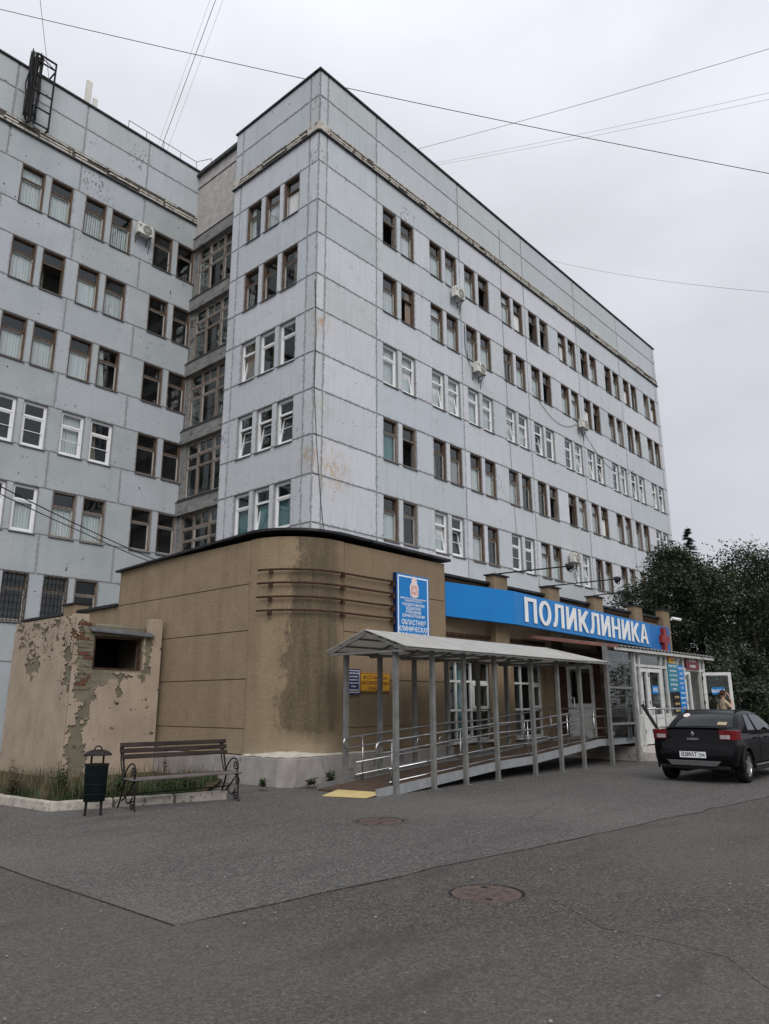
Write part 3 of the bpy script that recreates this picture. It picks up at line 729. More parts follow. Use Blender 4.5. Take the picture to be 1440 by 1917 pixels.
# ---- tower face
holes = [(s, s + w, ZT[k] - WH, ZT[k]) for k in range(5) for (s, w) in TW]
b = holed(0.0, 5.596, 0.0, 27.2, holes, 0.004, 0.30)
put('structural_wall', b.mesh('wall', MORTAR), HB, FT.P(0, 0, 0), (0, 0, FT.rot))
tj = [0.0, 0.52, 5.06, 5.6]
for i in range(3):
    a, c = tj[i], tj[i + 1]
    panel(FT, a, c, 25.98, ZR - 0.06); panel(FT, a, c, zc1, 25.98); panel(FT, a, c, ZT[0], zc0)
    for k in range(5): panel(FT, a, c, ZT[k + 1], ZT[k] - WH)
    panel(FT, a, c, 2.6, ZT[5] - 0.03); panel(FT, a, c, 0.0, 2.6)
    for k in range(5):
        ws = TW if i == 1 else []; cur = a
        for (s, w) in ws:
            panel(FT, cur, s, ZT[k] - WH, ZT[k], 'pier_panel', gap=0.018); cur = s + w
        panel(FT, cur, c, ZT[k] - WH, ZT[k], 'pier_panel', gap=0.018)
for k in range(5):
    for i, (s, w) in enumerate(TW):
        style = 'wood' if k < 2 else 'white'
        st, cu, hf = 'shut', None, False
        if k == 0: cu = [('left', CURTAIN), ('low', CURTAIN), ('board', CURTAIN)][i]; st = ['shut', 'shut', 'ajar'][i]
        if k == 1: cu = [None, None, ('right', CURTAINTAN)][i]
        if k == 2: st = ['tilt', 'shut', 'shut'][i]; cu = [('full', CURTAINTAN), ('right', CURTAINTAN), None][i]
        if k == 3: st = 'tilt'; hf = True
        if k == 4: st = ['shut', 'tilt', 'shut'][i]; cu = ('low', CURTAINTEAL)
        window(FT, s, ZT[k] - WH, w, WH, style, st, cu, half=hf)
# ---- left wing
holes = [(s, s + w, ZT[k] - WH, ZT[k]) for k in range(6) for (s, w) in LW if s + w < 0.32] + [(-7.9, -6.6, 0.95, 3.05)]
b = holed(-14.0, 0.33, 0.0, 27.2, holes, 0.004, 0.30)
put('structural_wall', b.mesh('wall', MORTAR), HB, FL.P(0, 0, 0))
lj = [-14.0, -11.5, -8.52, -5.53, -2.50, 0.33]
for i in range(5):
    a, c = lj[i], lj[i + 1]
    panel(FL, a, c, 25.98, ZR - 0.06); panel(FL, a, c, zc1, 25.98); panel(FL, a, c, ZT[0], zc0)
    for k in range(6): panel(FL, a, c, ZT[k + 1] if k < 5 else 3.08, ZT[k] - WH)
for k in range(6):
    cur = -14.0
    for (s, w) in LW:
        if s - cur > 0.08: panel(FL, cur, s, ZT[k] - WH, ZT[k], 'pier_panel', gap=0.018)
        cur = s + w
panel(FL, -14.0, -7.93, 0.0, 3.08); panel(FL, -6.57, -2.5, 0.0, 3.08); panel(FL, -2.5, 0.33, 0.0, 3.08)
for k in range(6):
    for i, (s, w) in enumerate(LW):
        style, wd, st, cu, bars, hf = 'wood', WOOD, 'shut', None, False, False
        if k == 3 and i < 4: style = 'white'; hf = True; cu = [None, None, ('full', CURTAIN), ('left', CURTAINTAN)][i]
        if k == 4:
            if i < 2: style = 'white'; cu = ('board', CURTAINTEAL) if i == 0 else ('low', CURTAIN)
            else: wd = WOODGREY
            if i in (2, 3): cu = ('low', CURTAIN)
        if k == 5: bars = i < 3; wd = WOODGREY
        if k == 5 and i == 2: cu = None
        if k == 0: cu = [('full', CURTAIN), ('low', CURTAIN), ('blind', CURTAIN), ('blind', CURTAIN), None, None][i]
        if k == 1: cu = [('low', CURTAIN), None, ('board', CURTAIN), ('low', CURTAIN), None, None][i]; st = ['shut', 'open', 'shut', 'shut', 'shut', 'shut'][i]
        if k == 2: cu = [('low', CURTAIN), ('low', CURTAIN), ('board', CURTAIN), ('left', CURTAIN), None, None][i]
        window(FL, s, ZT[k] - WH, w, WH, style, st, cu, wood=wd, bars=bars, half=hf)
window(FL, -7.9, 0.95, 1.3, 2.1, 'wood', 'shut', None, wood=WOODGREY)
# ---- stairwell strip between the wings
sw0, sw1 = 0.32, 3.02
holes = [(sw0, sw1, ZT[k] - 2.62, ZT[k] - 0.05) for k in range(5)]
b = holed(0.0, 3.4, 0.0, 27.2, holes, 0.01, 0.35)
put('structural_wall', b.mesh('wall', CONC_OLD), HB, FS.P(0, 0, 0), (0, 0, FS.rot))
MB().box(0.265, 0.33, 5.61, 8.98, 23.42, 26.22).build('brick_infill', BRICKWHITE, HB)
MB().box(0.27, 0.33, 5.61, 8.98, 26.27, 27.2).build('brick_infill', BRICKWHITE, HB)
MB().box(0.24, 0.33, 5.605, 8.985, 26.22, 26.27).build('drip_strip', COPING, HB)
for k in range(5):
    zt = ZT[k] - 0.05
    MB().box(0.18, 0.33, 5.604, 8.99, zt, zt + 0.58).build('lintel_beam', CONC_OLD, HB)
    MB().box(0.15, 0.33, 5.603, 8.992, zt + 0.581, zt + 0.62).build('drip_strip', COPING, HB)
    # a large stair window: frame, mullions, transoms, panes
    W_, H_ = sw1 - sw0, 2.57
    o = MB(); ring(o, 0, W_, 0, H_, 0.07, 0.06, 0.16)
    cols = [0.07, 0.82, 0.92, 1.95, 2.05, W_ - 0.07]
    o.box(0.82, 0.92, 0.05, 0.17, 0.07, H_ - 0.07); o.box(1.95, 2.05, 0.05, 0.17, 0.07, H_ - 0.07)
    for (x0, x1) in ((0.07, 0.82), (0.92, 1.95), (2.05, W_ - 0.07)):
        o.box(x0, x1, 0.07, 0.16, H_ - 0.70, H_ - 0.60)
        o.box(x0, x1, 0.07, 0.15, H_ - 1.22, H_ - 1.16)
    o.box(1.40, 1.47, 0.07, 0.15, H_ - 0.60, H_ - 0.07)
    win = put('stair_window', o.mesh('stair_window', WOODGREY), HB, FS.P(sw0, 0, zt - 2.57), (0, 0, FS.rot))
    for (x0, x1) in ((0.07, 0.82), (0.92, 1.95), (2.05, W_ - 0.07)):
        for (z0, z1) in ((0.07, H_ - 1.22), (H_ - 1.16, H_ - 0.70), (H_ - 0.60, H_ - 0.07)):
            put('pane', MB().box(x0, x1, 0.11, 0.116, z0, z1).mesh('pane', GLASS), win, local=True)
            put('sash', ring(MB(), x0, x1, z0, z1, 0.035, 0.085, 0.135).mesh('sash', WOODPALE if (x0 + z0 + k) % 0.7 < 0.4 else WOODGREY), win, local=True)
    rb = MB()
    for i in range(14): rb.tube([(0.1 + i * 0.19, 0.7, 0), (0.1 + i * 0.19, 0.7, 1.05)], 0.012, 5)
    rb.tube([(0.05, 0.7, 1.05), (W_ - 0.05, 0.7, 1.05)], 0.03, 6)
    put('stair_rail', rb.mesh('rail', IRON), win, local=True)
    put('sill', MB().box(-0.3, W_ + 0.38, -0.10, 0.05, -0.05, 0.0).mesh('sill', COPING), win, local=True)
# ---- rooms behind the windows
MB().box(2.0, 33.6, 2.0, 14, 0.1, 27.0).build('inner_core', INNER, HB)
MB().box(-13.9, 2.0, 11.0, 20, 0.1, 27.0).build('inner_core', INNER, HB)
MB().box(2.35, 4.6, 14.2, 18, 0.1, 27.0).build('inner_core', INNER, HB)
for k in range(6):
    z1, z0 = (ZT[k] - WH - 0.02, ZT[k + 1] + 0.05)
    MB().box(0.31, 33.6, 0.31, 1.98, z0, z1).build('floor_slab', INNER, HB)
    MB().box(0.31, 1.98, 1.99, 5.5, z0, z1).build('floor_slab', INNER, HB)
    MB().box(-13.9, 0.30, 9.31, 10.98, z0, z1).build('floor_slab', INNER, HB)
MB().box(0.1, LEN, 0.1, 18, 26.9, 27.0).build('roof_deck', COPING, HB)
MB().box(-14, 0.1, 9.1, 20, 26.9, 27.0).build('roof_deck', COPING, HB)
# end wall of the long wing
put('structural_wall', holed(0.0, 18.0, 0, 27.2, [], 0.0, 0.3).mesh('wall', MORTAR), HB, (LEN - 0.02, 0.31, 0), (0, 0, R(90)))
for k in range(7):
    for j in range(6):
        panel(Frame(LEN, 0.02, R(90)), 0.02 + j * 3, 3.0 + j * 3, max(0, 27.2 - (k + 1) * 3.9), 27.2 - k * 3.9)
# ---- coping and rotten cornice band
def coping(fr, s0, s1):
    b = MB(); b.box(s0, s1, -0.09, 0.30, 0, 0.07)
    put('coping', b.mesh('coping', COPING), HB, fr.P(0, 0, ZR - 0.06), (0, 0, fr.rot))
coping(FR, -0.09, LEN + 0.05); coping(FT, -0.02, 5.50); coping(FL, -14, 0.33); coping(FS, 0.0, 3.3)
random.seed(5)
def cornice(fr, s0, s1, plain0=0.0, plain1=0.0):
    put('cornice_band', MB().box(s0, s1, -0.035, 0.02, 0, 0.40).mesh('cornice', CORNICE), HB, fr.P(0, 0, zc0 + 0.02), (0, 0, fr.rot))
    put('cornice_drip', MB().box(s0 - 0.04, s1, -0.12, 0.02, -0.05, 0.0).mesh('drip', COPING), HB, fr.P(0, 0, zc0 + 0.01), (0, 0, fr.rot))
    x = s0 + plain0
    if plain0: put('cornice_end_block', MB().box(s0, x, -0.10, -0.03, 0.02, 0.42).mesh('block', CORNPALE), HB, fr.P(0, 0, zc0), (0, 0, fr.rot))
    if plain1: put('cornice_end_block', MB().box(s1 - plain1, s1 + 0.03, -0.10, -0.03, 0.02, 0.42).mesh('block', CORNPALE), HB, fr.P(0, 0, zc0), (0, 0, fr.rot))
    e = s1 - plain1
    while x < e - 0.1:
        L = min(random.uniform(1.0, 1.7), e - x)
        for zz, hh in ((0.03, 0.085), (0.17, 0.075), (0.33, 0.06)):
            if random.random() < 0.13: continue
            a = x + random.uniform(0.0, 0.10); c = x + L - random.uniform(0.0, 0.12)
            if random.random() < 0.2: c = a + (c - a) * random.uniform(0.35, 0.8)
            b = MB(); n = 10
            for i in range(n + 1):
                xx = a + (c - a) * i / n; j1 = 0.022 * noise.noise(Vector((xx * 9, zz * 30, 0))); j2 = 0.022 * noise.noise(Vector((xx * 11, zz * 30, 5)))
                b.v += [(xx, -0.085 + j1, zz + j2), (xx, -0.085 + j1 * 0.6, zz + hh + j1), (xx, -0.03, zz + hh + j1), (xx, -0.03, zz + j2)]
            for i in range(n):
                for q in range(4): r = (q + 1) % 4; b.q(4 * i + q, 4 * i + 4 + q, 4 * i + 4 + r, 4 * i + r)
            b.q(0, 1, 2, 3); b.q(4 * n + 3, 4 * n + 2, 4 * n + 1, 4 * n)
            put('cornice_strip', b.mesh('strip', CORNPALE), HB, fr.P(0, 0, zc0), (0, 0, fr.rot))
        x += L
cornice(FR, -0.03, LEN, plain0=0.55); cornice(FT, 0.0, 5.62, plain0=0.45, plain1=0.62); cornice(FL, -14, 0.30)

# ================================================================== things hung on the hospital
def air_conditioner(x, y, z, label, size=(0.74, 0.27, 0.52)):
    t = thing('air_conditioner', label, 'air conditioner', (x, y, z), R(0.001), 'air conditioners on the hospital walls')
    w, d, h = size
    MB().box(-w / 2, w / 2, -0.16 - d, -0.16, 0.0, h).build('housing', ACWHITE, t, bevel=0.02, local=True)
    gr = MB(); cx = w * 0.12
    for k in range(5): 
        rr = 0.06 + 0.042 * k
        gr.tube([(cx + rr * math.cos(a * PI / 12), -0.165 - d, h / 2 + rr * math.sin(a * PI / 12)) for a in range(25)], 0.006, 5, cap=False)
    for k in range(4): a = k * PI / 4; gr.bar((cx + 0.23 * math.cos(a), -0.166 - d, h / 2 + 0.23 * math.sin(a)), (cx - 0.23 * math.cos(a), -0.166 - d, h / 2 - 0.23 * math.sin(a)), 0.01)
    gr.build('fan_grille', ACWHITE, t, local=True)
    MB().lathe([(0.001, 0), (0.235, 0), (0.235, 0.01)], 24, (cx, -0.161 - d, h / 2), axis='y').build('fan_opening', ACDARK, t, local=True)
    for k in range(3): MB().box(-w / 2 + 0.03, -w / 2 + 0.17, -0.166 - d, -0.159 - d, h - 0.12 - 0.05 * k, h - 0.10 - 0.05 * k).build('vent_slot', ACDARK, t, local=True)
    for s in (-0.27, 0.27):
        b = MB(); b.bar((s, -0.02, -0.02), (s, -0.20 - d, -0.02), 0.04); b.bar((s, -0.035, -0.02), (s, -0.035, -0.32), 0.04); b.bar((s, -0.04, -0.30), (s, -0.15 - d, -0.04), 0.03); b.build('bracket', STEELGREY, t, local=True)
    MB().tube([(w / 2 - 0.05, -0.2, 0.1), (w / 2 + 0.06, -0.15, 0.0), (w / 2 + 0.05, -0.04, -0.35), (w / 2 + 0.02, -0.03, -0.6)], 0.014, 6).build('pipe', CABLE, t, local=True)
air_conditioner(8.95, 0, 20.36, 'small outdoor air conditioner just under the top window row')
air_conditioner(10.55, 0, 17.02, 'outdoor air conditioner below second row, with black cable')
air_conditioner(21.2, 0, 17.2, 'outdoor air conditioner half way along, cables sagging from it')
air_conditioner(19.0, 0, 8.9, 'outdoor air conditioner low on the wall above the long blue sign')
air_conditioner(-2.55, 9.0, 22.05, 'outdoor air conditioner beside top row windows of left wing')
def cable(name, pts, r, mat, label, group=None, sag=0.0, n=18):
    P = [Vector(p) for p in pts]; Q = []
    for i in range(len(P) - 1):
        for j in range(n):
            t = j / n; q = P[i].lerp(P[i + 1], t); q.z -= sag * 4 * t * (1 - t); Q.append(q)
    Q.append(P[-1])
    o = MB().tube(Q, r, 6).build(name, mat, None, smooth=True)
    return tag(o, label, 'cable', group)

# cables hanging on the facade and over the yard
cable('facade_cable', [(9.75, -0.04, 19.4), (9.72, -0.06, 18.2), (10.0, -0.08, 17.4), (10.35, -0.12, 17.2)], 0.018, CABLE, 'black cable from window down to second air conditioner', sag=0.03, n=6)
cable('facade_cable', [(15.9, -0.04, 18.1), (20.8, -0.06, 17.45)], 0.013, CABLEGREY, 'grey cable sagging left of the middle air conditioner', sag=0.9)
cable('facade_cable', [(21.7, -0.04, 17.2), (28.5, -0.05, 16.4)], 0.013, CABLEGREY, 'grey cable sagging right of the middle air conditioner', sag=1.1)
cable('facade_cable', [(13.3, -0.04, 26.6), (13.2, -0.05, 20.4), (13.4, -0.05, 13.5), (13.6, -0.05, 9.0)], 0.008, CABLE, 'thin cable dropping down the facade from the parapet', sag=0.05)
cable('facade_cable', [(-0.03, 0.02, 17.4), (0.05, -0.03, 15.2), (0.0, -0.035, 13.0), (0.18, -0.03, 10.8), (0.45, -0.03, 8.6), (0.65, -0.03, 7.4)], 0.012, CABLE, 'loose black cable hanging down the tower corner', sag=0.0, n=8)
cable('overhead_cable', [(-10.68, 14.45, 33.21), (16.49, -14.98, 23.35)], 0.015, CABLE, 'thick overhead cable crossing the whole sky past the tower roof', sag=0.35, n=30)
cable('overhead_cable', [(6.31, 0.15, 27.35), (7.53, -15.86, 23.47)], 0.009, CABLEGREY, 'overhead cable from parapet rising to upper right', sag=0.1)
cable('overhead_cable', [(7.64, 0.15, 27.4), (6.51, -15.76, 20.88)], 0.005, CABLEGREY, 'thin upper cable of the pale pair over the right roof', sag=0.1)
cable('overhead_cable', [(7.70, 0.15, 27.3), (6.75, -15.76, 20.80)], 0.005, CABLEGREY, 'thin lower cable of the pale pair over the right roof', sag=0.1)
cable('overhead_cable', [(18.46, 0.15, 27.35), (8.39, -14.81, 14.52)], 0.007, CABLEGREY, 'short cable leaving the middle of the right parapet', sag=0.3)
cable('overhead_cable', [(-1.75, 9.4, 27.4), (-5.9, -6.0, 33.0)], 0.012, CABLE, 'dark cable rising from the left roof to the top edge', sag=0.1)
cable('overhead_cable', [(-1.95, 9.4, 27.4), (-6.15, -6.0, 32.9)], 0.005, CABLEGREY, 'faint cable just left of the dark rising cable', sag=0.1)
cable('overhead_cable', [(-1.45, 9.4, 27.4), (-5.6, -6.0, 33.1)], 0.005, CABLEGREY, 'faint cable just right of the dark rising cable', sag=0.1)
cable('overhead_cable', [(-7.2, 9.3, 27.6), (-12.0, 2.5, 32.5)], 0.010, CABLEGREY, 'cable from the steel ladder to the upper left', sag=0.1)
cable('overhead_cable', [(-12.4, 1.5, 8.12), (-5.0, 6.5, 7.75), (0.2, 8.2, 7.1)], 0.018, CABLE, 'upper black cable in front of the left wing', sag=0.05)
cable('overhead_cable', [(-12.4, 1.6, 7.92), (-5.0, 6.6, 7.6), (0.2, 8.3, 7.0)], 0.016, CABLE, 'lower black cable in front of the left wing', sag=0.06)
# steel ladder with a hank of cables
t = thing('roof_ladder', 'black steel ladder frame with bundled cables on left parapet', 'ladder', (-7.65, 8.98, 24.4))
b = MB()
for x in (-8.0, -7.22): b.bar((x, 8.62, 24.45), (x, 8.62, 27.9), 0.06); 
b.build('stile', IRON, t)
for z in (24.6, 25.35, 26.1, 26.85, 27.55): MB().bar((-7.97, 8.62, z), (-7.25, 8.62, z), 0.05).build('rung', IRON, t)
for x in (-8.0, -7.22):
    for z in (24.6, 27.5): MB().bar((x, 8.62, z), (x, 9.0 if z < 27 else 9.3, z), 0.05).build('bracket', IRON, t)
MB().bar((-8.0, 8.62, 27.88), (-7.22, 8.62, 27.88), 0.06).bar((-8.0, 8.62, 27.88), (-7.22, 8.62, 27.55), 0.03).build('top_bar', IRON, t)
random.seed(3)
for k in range(20):
    x = -8.24 + 0.027 * k; y = 8.70 + random.uniform(-0.14, 0.10); pts = []
    for i in range(15):
        f = i / 14; pts.append((x + 0.10 * noise.noise(Vector((f * 3, k * 2.1, 0))) * math.sin(f * PI), y + 0.1 * noise.noise(Vector((f * 3, k * 1.3, 4))), 27.75 - f * random.uniform(3.1, 3.15) + 0.12 * (k % 3)))
    MB().tube(pts, 0.030, 5).build('hanging_cable', CABLE, t, smooth=True)
# antennas and roof rail
t = thing('panel_antenna', 'tall white panel antenna on the left roof edge', 'antenna', (-5.52, 9.2, 27.2), group='antennas on the roof')
MB().box(-5.66, -5.40, 9.1, 9.24, 27.35, 28.6).build('panel', ACWHITE, t, bevel=0.02); MB().tube([(-5.53, 9.3, 27.0), (-5.53, 9.3, 28.3)], 0.035).build('mast', STEELGREY, t)
t = thing('panel_antenna', 'short white panel antenna right of the tall one', 'antenna', (-5.18, 9.25, 27.2), group='antennas on the roof')
MB().box(-5.28, -5.08, 9.15, 9.27, 27.2, 27.95).build('panel', ACWHITE, t, bevel=0.02); MB().tube([(-5.18, 9.33, 27.0), (-5.18, 9.33, 27.8)], 0.03).build('mast', STEELGREY, t)
t = thing('roof_railing', 'thin steel guard rail along the left roof edge', 'railing', (-1.5, 9.35, 27.25))
px = [-3.45 + i * 0.93 for i in range(5)]
for x in px: MB().tube([(x, 9.35, 27.2), (x, 9.35, 28.05)], 0.016, 6).build('post', STEELGREY, t)
MB().tube([(px[0], 9.35, 28.05), (px[-1], 9.35, 28.05), (px[-1] + 0.35, 8.6, 28.05)], 0.016, 6).build('top_rail', STEELGREY, t)
MB().tube([(px[0], 9.35, 27.65), (px[-1], 9.35, 27.65)], 0.012, 6).build('middle_rail', STEELGREY, t)
MB().tube([(px[-1] + 0.35, 8.6, 27.2), (px[-1] + 0.35, 8.6, 28.05)], 0.016, 6).build('post', STEELGREY, t)

# ================================================================== clinic annex
AN = thing('clinic_annex', 'low tan stucco annex with rounded corner and grey plinth', 'building', (-4.0, -5.0, 0))
def uvs(o, fn):
    me = o.data; uv = me.uv_layers.new(name='UVMap'); off = wpos(o)
    for lp in me.loops:
        co = me.vertices[lp.vertex_index].co; w = o.rotation_euler.to_matrix() @ co + off
        uv.data[lp.index].uv = fn(w)
XA, YA, RC = -7.1, -7.2, 1.35
ya0 = -0.2
def along(w):   # metres along the wall from its far left end, and height
    x, y, z = w
    if y > YA + RC: u = ya0 - y
    elif x < XA + RC:
        a = math.atan2(-(y - (YA + RC)), -(x - (XA + RC))); u = (ya0 - (YA + RC)) + RC * max(0, min(a, PI / 2))
    else: u = (ya0 - (YA + RC)) + RC * PI / 2 + (x - (XA + RC))
    return (u, z)
# backing wall
path = [(XA + 0.02, ya0)] + [(XA + 0.02, YA + RC)]
for i in range(1, 13):
    a = PI + (PI / 2) * i / 12; path.append((XA + RC + (RC - 0.02) * math.cos(a), YA + RC + (RC - 0.02) * math.sin(a)))
path += [(-1.85, YA + 0.02), (-1.85, -6.4), (-1.3, -6.4), (-1.3, ya0)]
o = solid('backing_wall', path, 0.3, 5.10, JOINTBROWN, AN)
rows = [0.58, 1.10, 2.12, 3.15, 4.17, 5.16]
bl = 0
BCACHE = {}
def block(a0, a1, z0, z1, side):
    g_ = 0.004; gz = 0.011
    if side == 'l': bb = MB().box(XA, XA + 0.05, -a1 + ya0 + g_, -a0 + ya0 - g_, z0 + gz, z1 - gz)
    else: bb = MB().box(a0 + g_, a1 - g_, YA, YA + 0.05, z0 + gz, z1 - gz)
    o = bb.build('wall_block', STUCCO, AN); uvs(o, along); return o
Ll = (ya0 - (YA + RC))
for r in range(5):
    z0, z1 = rows[r], rows[r + 1]
    off = 0.55 if r % 2 else 0.0; cuts = [0.0] + [c for c in [off + 1.10 * i for i in range(0, 8)] if 0.2 < c < Ll - 0.25] + [Ll - 0.02]
    for i in range(len(cuts) - 1): block(cuts[i], cuts[i + 1], z0, z1, 'l')
    fx0, fx1 = XA + RC + 0.22, -1.85
    cuts = [fx0] + [c for c in [fx0 + (0.5 if r % 2 else 0.95) + 0.98 * i for i in range(0, 6)] if c < fx1 - 0.3] + [fx1 + 0.012]
    for i in range(len(cuts) - 1): block(cuts[i], cuts[i + 1], z0, z1, 'f')
b = MB(); N = 28
prof = [(XA, YA + RC + 0.01)] + [(XA + RC + RC * math.cos(PI + PI / 2 * i / N), YA + RC + RC * math.sin(PI + PI / 2 * i / N)) for i in range(N + 1)] + [(XA + RC + 0.21, YA)]
M_ = 18
for j in range(M_ + 1):
    z = 0.56 + (5.16 - 0.56) * j / M_
    for (x, y) in prof: b.v.append((x, y, z))
n = len(prof)
for j in range(M_):
    for i in range(n - 1): b.q(j * n + i, j * n + i + 1, (j + 1) * n + i + 1, (j + 1) * n + i)
o = b.build('curved_wall', STUCCO, AN, smooth=True); uvs(o, along)
o = MB().box(-1.85, -1.80, YA + 0.001, -6.66, 0.58, 5.16).build('return_wall', STUCCO, AN); uvs(o, lambda w: (11.5 - w.y, w.z))
# plinth with a sharp corner under the rounded wall, lime on its ledge
pl = [(-7.22, -0.2), (-7.22, -5.9), (-7.20, -7.05), (-6.98, -7.34), (-5.6, -7.36), (-1.75, -7.34), (-1.75, -6.5), (-3.5, -6.5), (-6.2, -6.0), (-6.6, -0.2)]
solid('plinth', pl, 0.0, 0.56, PLINTH, AN, bevel=0.02)
led = MB(); K = 40; lo = []
def plo(f):
    pts = [Vector(p) for p in pl[1:6]]; L = [0]
    for i in range(len(pts) - 1): L.append(L[-1] + (pts[i + 1] - pts[i]).length)
    d = f * L[-1] * 0.62
    for i in range(len(pts) - 1):
        if d <= L[i + 1]: return pts[i].lerp(pts[i + 1], (d - L[i]) / (L[i + 1] - L[i]))
for i in range(K + 1):
    p = plo(i / K); c = Vector((XA + RC, YA + RC)); q = p + (Vector((-6.3, -6.2)) - p) * 0.40
    jj = 0.015 * noise.noise(Vector((i * 0.8, 3, 0)))
    led.v += [(p.x + 0.012, p.y + 0.012, 0.572 + jj), (q.x, q.y, 0.66 + jj)]
    if i: n0 = len(led.v) - 4; led.q(n0, n0 + 2, n0 + 3, n0 + 1)
led.build('lime_ledge', LIME, AN)
# roof slab with dark flashing
ro = [(XA - 0.12, ya0 + 0.1)] + [(XA - 0.12, YA + RC)]
for i in range(1, 13):
    a = PI + (PI / 2) * i / 12; ro.append((XA + RC + (RC + 0.12) * math.cos(a), YA + RC + (RC + 0.12) * math.sin(a)))
ro += [(-1.66, YA - 0.12), (-1.62, -6.3), (-1.62, -0.3), (-6.0, ya0 + 0.1)]
b = MB(); n = len(ro)
def rz(i, x, y): return 5.08 + 0.20 * min(1, max(0, (ya0 - y) / 5.3)) - 0.06 * min(1, max(0, (x + 5.5) / 4))
for i, (x, y) in enumerate(ro): b.v.append((x, y, rz(i, x, y)))
for i, (x, y) in enumerate(ro): b.v.append((x, y, rz(i, x, y) + 0.055 + 0.012 * noise.noise(Vector((x * 5, y * 5, 0)))))
b.q(*range(n)); b.q(*[n + i for i in range(n)][::-1])
for i in range(n): j = (i + 1) % n; b.q(i, n + i, n + j, j)
b.build('roof', BLACKTIN, AN)
# rusty rails on the rounded corner
for k, z in enumerate((4.42, 4.13, 3.83, 3.54)):
    rr = RC + 0.10; pts = []
    for i in range(0, 15): a = PI + R(13) + (PI / 2 - R(13)) * i / 14; pts.append((XA + RC + rr * math.cos(a), YA + RC + rr * math.sin(a), z))
    pts += [(-4.7, YA - 0.10, z), (-3.92, YA - 0.10, z + 0.01)]
    b = MB()
    for i in range(len(pts) - 1): b.bar(pts[i], pts[i + 1], 0.03, 0.05)
    rl = MB().tube(pts, 0.024, 6).build('corner_rail', RUST, AN, smooth=True)
    for (x, y, dx, dy) in ((XA + RC + rr * math.cos(PI + R(26)), YA + RC + rr * math.sin(PI + R(26)), 0.9, 0.44), (XA + RC + 0.10, YA - 0.10, 0, 1), (-3.98, YA - 0.10, 0, 1)):
        put('bracket', MB().box(-0.035, 0.035, -0.035, 0.035, -0.11, -0.01).bar((0, 0, -0.05), (dx * 0.13, dy * 0.13, -0.05), 0.03).mesh('bracket', RUST), rl, (x, y, z))
# recessed front part
o = solid('recessed_wall_core', [(-1.84, -6.68), (14.6, -6.68), (14.6, -0.3), (-1.84, -0.3)], 4.88, 4.90, COPING, AN)
holes = [(-1.02, 1.0, 0.62, 2.74), (2.15, 3.85, 0.62, 2.74), (5.6, 7.0, 0.6, 2.6)]
hb = holed(-1.84, 14.62, 0.0, 4.95, holes, 0.0, 0.35)
o = put('recessed_wall', hb.mesh('recessed_wall', STUCCO), AN, (0, -6.7, 0)); uvs(o, lambda w: (13 + w.x, w.z))
o = MB().box(14.3, 14.62, -6.34, -0.4, 0.0, 4.95).build('side_wall', STUCCO, AN); uvs(o, lambda w: (30 + w.y, w.z))
MB().box(-1.84, 14.4, -4.9, -4.7, 0, 4.87).build('inner_wall', INNER, AN)
MB().box(-1.84, 14.4, -6.35, -4.9, 2.95, 3.05).build('ceiling', INNER, AN)
MB().box(-1.80, 14.66, -6.86, -6.6, 4.95, 5.02).build('coping', BLACKTIN, AN)
MB().box(-1.80, 14.64, -6.76, -6.705, 4.80, 4.86).build('fascia_rail', RUST, AN)
for i, x in enumerate((0.85, 3.98, 7.12, 10.5, 13.25)):
    o = MB().box(x, x + 0.72, -6.98, -6.70, 0.0, 5.22 + (0.0 if i < 4 else 0.08)).build('pilaster', STUCCO, AN); uvs(o, lambda w: (13 + w.x, w.z))
    MB().box(x - 0.05, x + 0.77, -7.04, -6.66, 5.225 + (0.0 if i < 4 else 0.08), 5.265 + (0.0 if i < 4 else 0.08)).build('pilaster_cap', BLACKTIN, AN)
MB().box(-1.80, 3.9, -6.80, -6.705, 3.38, 3.46).build('lintel_strip', RUST, AN)
# annex windows: frame > panes, casement
def annex_window(x0, x1, z0, z1, cols):
    w, h = x1 - x0, z1 - z0; b = ring(MB(), 0, w, 0, h, 0.06, 0.10, 0.18)
    zs = [0.06, 0.80, h - 0.56, h - 0.06]
    for z in zs[1:3]: b.box(0.06, w - 0.06, 0.10, 0.175, z - 0.03, z + 0.03)
    for c in cols: b.box(c - 0.03, c + 0.03, 0.105, 0.17, 0.06, h - 0.06)
    o = put('window', b.mesh('window', PVCDIRTSHADE), AN, (x0, -6.7, z0))  # shade under the canopy is put into the grey frame colour
    xs = [0.06] + [q for c in cols for q in (c - 0.03, c + 0.03)] + [w - 0.06]
    for i in range(0, len(xs), 2):
        for j in range(3):
            a = zs[j] + (0.03 if j else 0); c = zs[j + 1] - (0.03 if j < 2 else 0)
            put('pane', MB().box(xs[i], xs[i + 1], 0.135, 0.141, a, c).mesh('pane', GLASS), o, local=True)
    put('casement', ring(MB(), xs[-2], xs[-1], 0.83, h - 0.59, 0.075, 0.07, 0.12).mesh('casement', PVCDIRTSHADE), o, local=True)
    put('sill', MB().box(-0.05, w + 0.05, -0.12, 0.1, -0.05, 0.0).mesh('sill', PVC), o, local=True)
    for i in range(3):
        if random.random() < 0.7: put('curtain', pleats(0.45, h - 0.2).mesh('curtain', CURTAINTEAL if i else CURTAINTAN), o, (0.08 + i * (w / 3), 0.35, 0.1), local=True)
annex_window(-1.02, 1.0, 0.62, 2.74, (0.42, 1.12)); annex_window(2.15, 3.85, 0.62, 2.74, (0.55, 1.1))
